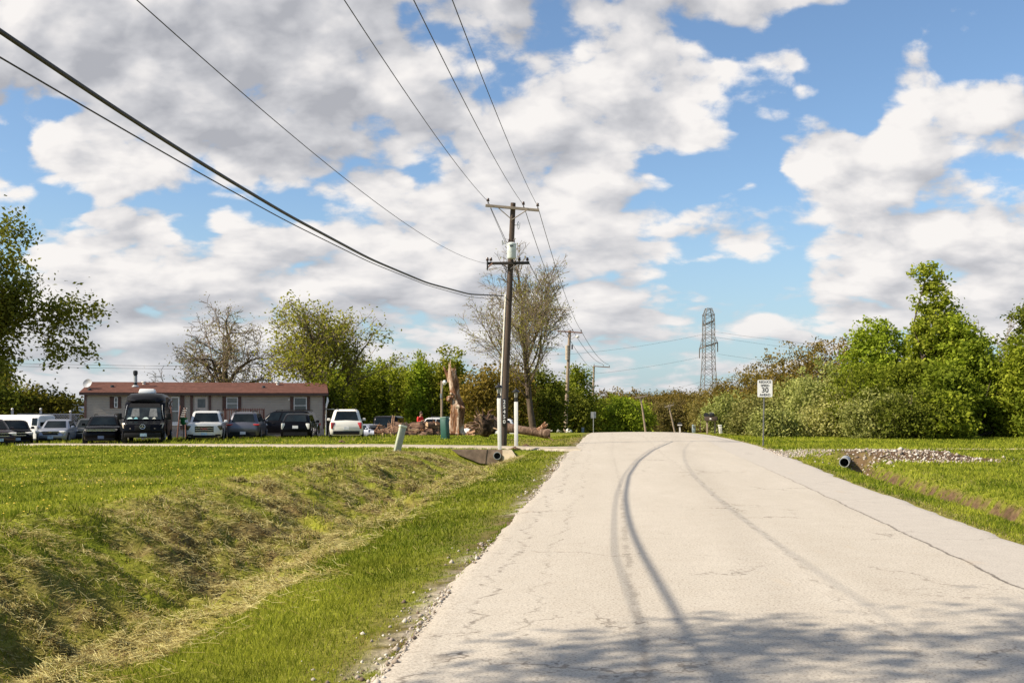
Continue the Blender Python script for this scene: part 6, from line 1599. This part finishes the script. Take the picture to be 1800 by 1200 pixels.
def noisy_loft(path, radii, seed, n=22, amp=.22, jag=0.0, twist=.2, k1=2.0):
    rg = np.random.default_rng(seed); rings = []; a = np.linspace(0, 2 * np.pi, n + 1)[:-1]
    L = len(path)
    for i, (p, r_) in enumerate(zip(path, radii)):
        z = i / (L - 1); t = a + twist * z
        nr = fbm(np.cos(t) * k1 + 7 + seed, np.sin(t) * k1 + z * 3.0, 4, seed, .6)
        rr = r_ * (1 + amp * 2 * (nr - .5))
        rings.append([(p[0] + rr[k] * math.cos(a[k]), p[1] + rr[k] * .9 * math.sin(a[k]), p[2]) for k in range(n)])
    if jag:
        j = jag * (fbm(np.cos(a) * 3 + seed, np.sin(a) * 3, 3, seed + 5, .7) ** 2) * 2
        rings[-1] = [(x, y, z + j[k]) for k, (x, y, z) in enumerate(rings[-1])]
    return rings

def broken_trunk():
    d = 65.0; bx = X(803, d); bz = gz(bx, d) - .1
    e = empty("dead_tree", (bx, d, bz), 0, "tall splintered dead tree trunk standing beside the log pile", "tree stump")
    T = [(762, 802, 17), (755, 802, 14.5), (745, 802, 13), (735, 803, 12.5), (725, 804, 12.5), (718, 804.5, 12.2), (710, 804, 11.5), (703, 803, 9.5), (697, 801, 8.8), (690, 799.5, 8.5), (682, 798.5, 8.8), (674, 797.5, 8.5), (667, 796, 8), (662, 794.5, 7.0)]
    path = [(X(px, d) - bx, 0, Z(py, d) - bz) for py, px, r_ in T]; rad = [r_ / F * d for py, px, r_ in T]
    MB().loft(noisy_loft(path, rad, 3, 30, .34, .9, .5, 2.6)).build("trunk", M_DEAD, e, sharp=55)
    def spike(pts, r0): MB().loft(noisy_loft([(X(a, d) - bx, .05, Z(b, d) - bz) for a, b in pts], [r0 * f for f in np.linspace(1, .12, len(pts))], int(pts[0][0]), 12, .3)).build("splinter", M_DEAD, e, sharp=55)
    spike([(794, 672), (790, 664), (786, 656), (782.5, 650), (779.5, 644)], .26)
    spike([(797, 668), (797, 660), (796.5, 654), (797, 648)], .16); spike([(801, 670), (801.5, 662), (800, 656), (800.5, 651)], .14); spike([(804, 690), (805, 680), (805, 672), (806, 664)], .12)
    k = MB(); k.ball((X(790, d) - bx, -.28, Z(701, d) - bz), .16, 8, (1.2, .8, 1.3)); k.ball((X(798, d) - bx, -.34, Z(696, d) - bz), .13, 8, (1, .7, 1.1)); k.ball((X(794, d) - bx, -.36, Z(692, d) - bz), .1, 8)
    k.build("burl", M_DEAD, e)
    MB().tube([(X(803, d) - bx, -.30, Z(713, d) - bz), (X(812, d) - bx, -.45, Z(716, d) - bz), (X(818, d) - bx, -.5, Z(717, d) - bz)], [.16, .12, .03], 8).build("stub", M_DEAD, e)
    for a, l in ((2.6, .9), (3.9, .8), (5.0, 1.0), (.3, .9), (5.7, .8)): MB().tube([(math.cos(a) * .25, math.sin(a) * .25, .5), (math.cos(a) * .55, math.sin(a) * .5, .16), (math.cos(a) * l, math.sin(a) * l * .8, .0)], [.16, .13, .04], 8).build("root", M_DEAD, e)
broken_trunk()

def log_obj(name, loc, length, r_, rz, ry, label, cat, group, seed, m=None):
    rg = random.Random(seed); n = 7; path = [(rg.uniform(-.04, .04), rg.uniform(-.04, .04), (i / (n - 1) - .5) * length) for i in range(n)]
    rings = noisy_loft(path, [r_ * rg.uniform(.9, 1.08) for _ in range(n)], seed, 14, .22, 0, .3)
    M = Matrix.Translation(loc) @ Matrix.Rotation(rz, 4, 'Z') @ Matrix.Rotation(R(90) + ry, 4, 'Y')
    e = empty(name, loc, 0, label, cat, group); e.matrix_basis = M
    MB().loft(rings, cap=False).build("bark", m or M_LOG, e, sharp=60)
    for s in (0, -1): MB().add(rings[s], [tuple(range(14))]).build("cut_end", M_LOGEND, e, smooth=False)
    return e

def log_pile():
    rg = random.Random(9); LG = "logs heaped beside the broken trunk"; i = 0
    layers = [(0, 667, 778, 15), (1, 676, 774, 12), (2, 684, 770, 8)]
    for lay, p0, p1, n in layers:
        for k in range(n):
            px = p0 + (p1 - p0) * (k + .5) / n + rg.uniform(-3, 3); d = 63.2 + rg.uniform(-.5, 1.2) + .25 * lay; r_ = rg.uniform(.15, .27)
            x = X(px, d); z = gz(x, d) + .17 + lay * .27 + rg.uniform(-.03, .05)
            log_obj("log", (x, d, z), rg.uniform(.7, 1.5), r_, R(rg.uniform(-40, 40)), R(rg.uniform(-14, 14)), "rough brown log heaped in the pile beside the broken trunk", "log", LG, 400 + i); i += 1
    for px, py0, py1, lab in ((689, 737, 729, "left of two pale splintered stakes sticking up from the log pile"), (692, 738, 730, "right of two pale splintered stakes sticking up from the log pile")):
        d = 63.4; x = X(px, d); tag(MB().tube([(0, 0, -.5), (.02, 0, 0), (.05, 0, Z(py1, d) - Z(py0, d))], [.06, .05, .015], 7).build("stake", M_SPLIT, loc=(x, d, Z(py0, d))), lab, "stake")
    d = 62.6; x = X(727, d); tag(MB().tube([(-.35, 0, .02), (0, 0, 0), (.3, 0, .03)], .035, 7).build("pale_branch", M_LOGEND, loc=(x, d, Z(757, d) + .05)), "pale stick lying against the front of the log pile", "stick")
    BG = "broken branches tangled in the log pile"
    for k in range(34):
        px = rg.uniform(664, 776); d = 63.0 + rg.uniform(-.7, .8); x = X(px, d); z = gz(x, d) + rg.uniform(.1, .8); a = rg.uniform(0, 6.28); L = rg.uniform(.35, 1.0)
        pts = [(-L / 2 * math.cos(a), -L / 2 * math.sin(a) * .5, rg.uniform(-.15, .1)), (rg.uniform(-.08, .08), 0, rg.uniform(0, .15)), (L / 2 * math.cos(a), L / 2 * math.sin(a) * .5, rg.uniform(-.2, .25))]
        b = MB().tube(pts, [.05, .04, .015], 6); b.tube([pts[1], tuple(np.array(pts[1]) + (rg.uniform(-.25, .25), -.1, rg.uniform(0, .3)))], [.025, .008], 5)
        tag(b.build("broken_branch", rg.choice((M_LOG, M_SPLIT, M_DEAD)), loc=(x, d, z)), "broken branch tangled in the log pile beside the broken trunk", "branch", BG)
    SG = "split firewood heaped right of the broken trunk"
    for k in range(30):
        px = rg.uniform(814, 842); t = rg.random(); d = 66.5 + rg.uniform(-.4, .6); x = X(px, d); zt = .85 * (1 - ((px - 828) / 17) ** 2)
        z = gz(x, d) + .08 + t * max(.05, zt)
        o = MB().loft([[(-.32, -.07, -.05), (-.32, .08, -.05), (-.32, .0, .08)], [(.32, -.08, -.05), (.32, .07, -.05), (.32, .01, .07)]]).build("firewood", M_SPLIT, loc=(x, d, z), smooth=False)
        o.rotation_euler = (rg.uniform(0, 6), rg.uniform(-.4, .4), rg.uniform(-.6, .6)); tag(o, "split piece of orange brown firewood heaped right of the broken trunk", "firewood", SG)
log_pile()

def fallen_tree():
    d = 56.5; bx = X(880, d); bz = gz(bx, d)
    e = empty("fallen_tree", (bx, d, bz), 0, "fallen tree trunk with a torn root ball lying behind the lamp posts", "fallen tree")
    pts = [(868, 742, 12), (885, 750, 9.5), (900, 752, 8.0), (915, 755, 7.2), (930, 757, 7.2), (945, 759, 7.5), (957, 761, 8.5), (966, 761, 7.5)]
    path = [(X(px, d) - bx, -.010 * (px - 880), max(Z(py, d) - bz, r_ / F * d * .8)) for px, py, r_ in pts]; rad = [r_ / F * d for _, _, r_ in pts]
    rings = []; a = np.linspace(0, 2 * np.pi, 17)[:-1]
    for i, (p, r_) in enumerate(zip(path, rad)):
        nr = fbm(np.cos(a) * 2 + 3, np.sin(a) * 2 + i * .35, 4, 8, .6); rr = r_ * (1 + .4 * (nr - .5))
        rings.append([(p[0], p[1] + rr[k] * math.cos(a[k]), p[2] + rr[k] * math.sin(a[k])) for k in range(16)])
    mm = dead_wood_mat("fallen_bark", (.055, .036, .026), (.15, .095, .065), (.30, .21, .155), 3.0)
    MB().loft(rings).build("trunk", mm, e, sharp=60)
    q = lambda px, py, dy=0: (X(px, d) - bx, dy, Z(py, d) - bz)
    MB().tube([q(945, 756, -.7), q(952, 751, -.7), q(956, 745, -.7), q(958, 741, -.7)], [.16, .12, .09, .05], 8).build("branch_stub", M_DEAD, e); MB().tube([q(953, 752, -.8), q(960, 747, -.8), q(962, 744, -.8)], [.10, .07, .02], 7).build("branch_stub", M_DEAD, e)
    MB().tube([q(960, 764, -.9), q(964, 768, -1.0), q(972, 773, -1.3)], [.05, .04, .02], 6).build("thin_branch", M_LOG, e)
    # root ball: lumpy earth with roots
    rg = np.random.default_rng(4); b = MB(); b.ball((0, 0, 0), 1.0, 20); V = np.array(b.v)
    nn = V / np.linalg.norm(V, axis=1, keepdims=True); f = 1 + .8 * (fbm(nn[:, 0] * 2.6 + 5, nn[:, 1] * 2.6 + nn[:, 2] * 3.1, 4, 12, .65) - .5)
    c = q(853, 747, .1); V = nn * f[:, None] * np.array([.68, .6, .62]) + np.array(c); b.v = [tuple(v) for v in V]
    b.build("root_ball", dead_wood_mat("root_soil", (.018, .013, .010), (.070, .045, .030), (.20, .135, .085), 2.5), e, sharp=60)
    rr_ = random.Random(3)
    for k in range(16):
        a = rr_.uniform(0, 6.28); el = rr_.uniform(-.3, 1.2); u = Vector((math.cos(a) * math.cos(el) - .3, -abs(math.sin(a)) * .5, math.sin(el))).normalized()
        p = Vector(c) + u * .45; MB().tube([p, p + u * .3 + Vector((rr_.uniform(-.1, .1), 0, .05)), p + u * rr_.uniform(.45, .75) + Vector((rr_.uniform(-.2, .2), 0, rr_.uniform(-.15, .1)))], [.07, .045, .012], 6).build("root", M_LOG if k % 3 else M_LOGEND, e)
    # white stones at the foot of the second pole
    for px, s, lab in ((972, (.75, .2, .13), "flat white stone left of the second pole's foot"), (984, (.22, .2, .24), "round white stone beside the second pole's foot"), (999, (.26, .2, .26), "white stone just right of the second pole's foot"), (1002, (.2, .2, .18), "small white stone farthest right of the second pole's foot"), (980, (.2, .2, .2), "small white stone between the flat and round ones")):
        dd = 101; x = X(px, dd); m_ = MB(); m_.ball((0, 0, 0), 1, 7); rg2 = random.Random(px); m_.v = [(v[0] * s[0] * rg2.uniform(.9, 1.1), v[1] * s[1] * rg2.uniform(.9, 1.1), v[2] * s[2] * rg2.uniform(.9, 1.1)) for v in m_.v]
        tag(m_.build("white_stone", M_WHITE, loc=(x, dd, gz(x, dd) + .22)), lab, "stone")
    # scraps on the lawn
    for px, py, lab in ((601, 776, "small brown chunk of bark on the grass below the cream white SUV"), (925, 785, "dark dead branch scrap on the grass right of the farther lamp post"), (905, 789.5, "dark clod at the edge of the driveway by the lamp posts")):
        dd = (EYE) * F / (py - HOR); x = X(px, dd); dd2 = dd
        m_ = MB(); rr2 = random.Random(px)
        for k in range(5): a = rr2.uniform(0, 3.1); m_.tube([(-.18 * math.cos(a), -.1 * math.sin(a), .03), (0, 0, .06 + .05 * rr2.random()), (.2 * math.cos(a), .1 * math.sin(a), .04)], [.02, .05, .015], 6)
        tag(m_.build("bark_scrap", M_LOG, loc=(x, dd2, gz(x, dd2))), lab, "wood scrap")
fallen_tree()

def skin_body(name, verts, edges, radii, m, parent, sub=2):
    me = bpy.data.meshes.new(name); me.from_pydata(verts, edges, []); o = bpy.data.objects.new(name, me); COL.objects.link(o)
    sk = o.modifiers.new("skin", 'SKIN'); ss = o.modifiers.new("sub", 'SUBSURF'); ss.levels = ss.render_levels = sub
    for v, r_ in zip(me.skin_vertices[0].data, radii): v.radius = (r_, r_) if isinstance(r_, float) else r_
    me.skin_vertices[0].data[0].use_root = True
    bpy.context.view_layer.update()
    m2 = bpy.data.meshes.new_from_object(o.evaluated_get(bpy.context.evaluated_depsgraph_get())); bpy.data.objects.remove(o); bpy.data.meshes.remove(me)
    m2.name = name; m2.materials.clear(); m2.materials.append(m); m2.polygons.foreach_set("use_smooth", np.ones(len(m2.polygons), bool))
    o = bpy.data.objects.new(name, m2); COL.objects.link(o); o.parent = parent; return o

def person():
    d = 65.6; x = X(738, d); z = gz(x, d)
    e = empty("person", (x, d, z), R(-62), "person in a red jacket looking down at their hands behind the log pile", "person")
    # faces local -y; the turn shows the figure in side view looking right
    e.rotation_euler = (0, 0, R(52))
    skin = mat("skin", (.48, .28, .19), .6, var=.05); red = mat("red_jacket", (.62, .012, .012), .7, var=.10, scale=5); jean = mat("dark_trousers", (.03, .035, .05), .8); hairm = mat("brown_hair", (.055, .028, .016), .7)
    P = {}; V = []; E_ = []; Rr = []
    def add(k, p, r_, par=None):
        P[k] = len(V); V.append(p); Rr.append(r_)
        if par: E_.append((P[par], P[k]))
    add('pel', (0, 0, .95), (.15, .11)); add('waist', (0, .0, 1.08), (.135, .10), 'pel'); add('chest', (0, -.02, 1.30), (.165, .115), 'waist'); add('neckb', (0, -.05, 1.45), (.075, .07), 'chest'); add('neck', (0, -.08, 1.52), .052, 'neckb')
    add('jaw', (0, -.125, 1.58), (.065, .07), 'neck'); add('head', (0, -.13, 1.66), (.078, .095), 'jaw'); add('crown', (0, -.12, 1.74), (.055, .065), 'head')
    for s, n in ((1, 'l'), (-1, 'r')):
        add('hip' + n, (.10 * s, 0, .90), .095, 'pel'); add('kn' + n, (.11 * s, -.03, .50), .062, 'hip' + n); add('an' + n, (.11 * s, .02, .09), .042, 'kn' + n); add('to' + n, (.12 * s, -.14, .04), (.045, .03), 'an' + n)
        add('sh' + n, (.185 * s, -.03, 1.40), .062, 'chest'); add('el' + n, (.235 * s, -.04, 1.13), .045, 'sh' + n); add('wr' + n, (.10 * s, -.27, 1.20), .028, 'el' + n); add('pa' + n, (.065 * s, -.34, 1.22), (.034, .02), 'wr' + n)
    body = skin_body("body", V, E_, Rr, skin, e)
    # five fingers to each hand, curled toward each other, and a thumb from the side of the palm
    for s, n in ((1, 'l'), (-1, 'r')):
        fb = MB()
        for k in range(4):
            a = (.065 * s + .018 * (k - 1.5), -.365, 1.222); ln = (.05, .06, .056, .042)[k]
            fb.tube([a, (a[0] - .004 * s, a[1] - ln * .6, a[2] + .012), (a[0] - .010 * s, a[1] - ln * .95, a[2] - .004)], [.009, .0085, .006], 6)
        fb.tube([(.045 * s, -.325, 1.225), (.026 * s, -.35, 1.245), (.018 * s, -.375, 1.245)], [.010, .009, .007], 6)
        fb.build("fingers", skin, e)
    MB().box((0, -.40, 1.245), (.07, .012, .13), rx=R(50)).build("phone", M_BLACK, e, bevel=.006)
    jv = [(0, 0, .86), (0, 0, 1.05), (0, -.02, 1.30), (0, -.045, 1.44)]; je = [(0, 1), (1, 2), (2, 3)]; jr = [(.185, .145), (.165, .13), (.195, .145), (.09, .085)]
    for s in (1, -1):
        k = len(jv); jv += [(.19 * s, -.03, 1.40), (.245 * s, -.04, 1.12), (.125 * s, -.235, 1.19)]; je += [(2, k), (k, k + 1), (k + 1, k + 2)]; jr += [.085, .068, .05]
    skin_body("jacket", jv, je, jr, red, e)
    skin_body("trousers", [(0, 0, .92), (.10, 0, .86), (.11, -.03, .48), (.11, .02, .09), (-.10, 0, .86), (-.11, -.03, .48), (-.11, .02, .09)], [(0, 1), (1, 2), (2, 3), (0, 4), (4, 5), (5, 6)], [(.16, .125), .11, .078, .062, .11, .078, .062], jean, e)
    hb = MB(); hb.ball((0, -.105, 1.70), .105, 10, (.86, 1.0, 1.0)); hb.ball((0, -.06, 1.58), .08, 8, (.95, .75, 1.3)); hb.build("hair", hairm, e)
    f = MB(); f.ball((0, -.235, 1.645), .016, 6, (.9, 1.2, 1.3)); f.build("nose", skin, e)
    MB().ball((.032, -.218, 1.67), .010, 6).ball((-.032, -.218, 1.67), .010, 6).build("eyes", mat("dark_eye", (.02, .015, .012), .3), e)
    MB().box((0, -.212, 1.603), (.045, .012, .010)).build("mouth", mat("lip", (.30, .10, .09), .6), e, bevel=.003)
    for s in (1, -1): MB().box((.115 * s, -.06, .035), (.095, .27, .07)).build("shoe", M_BLACK, e, bevel=.025)
person()
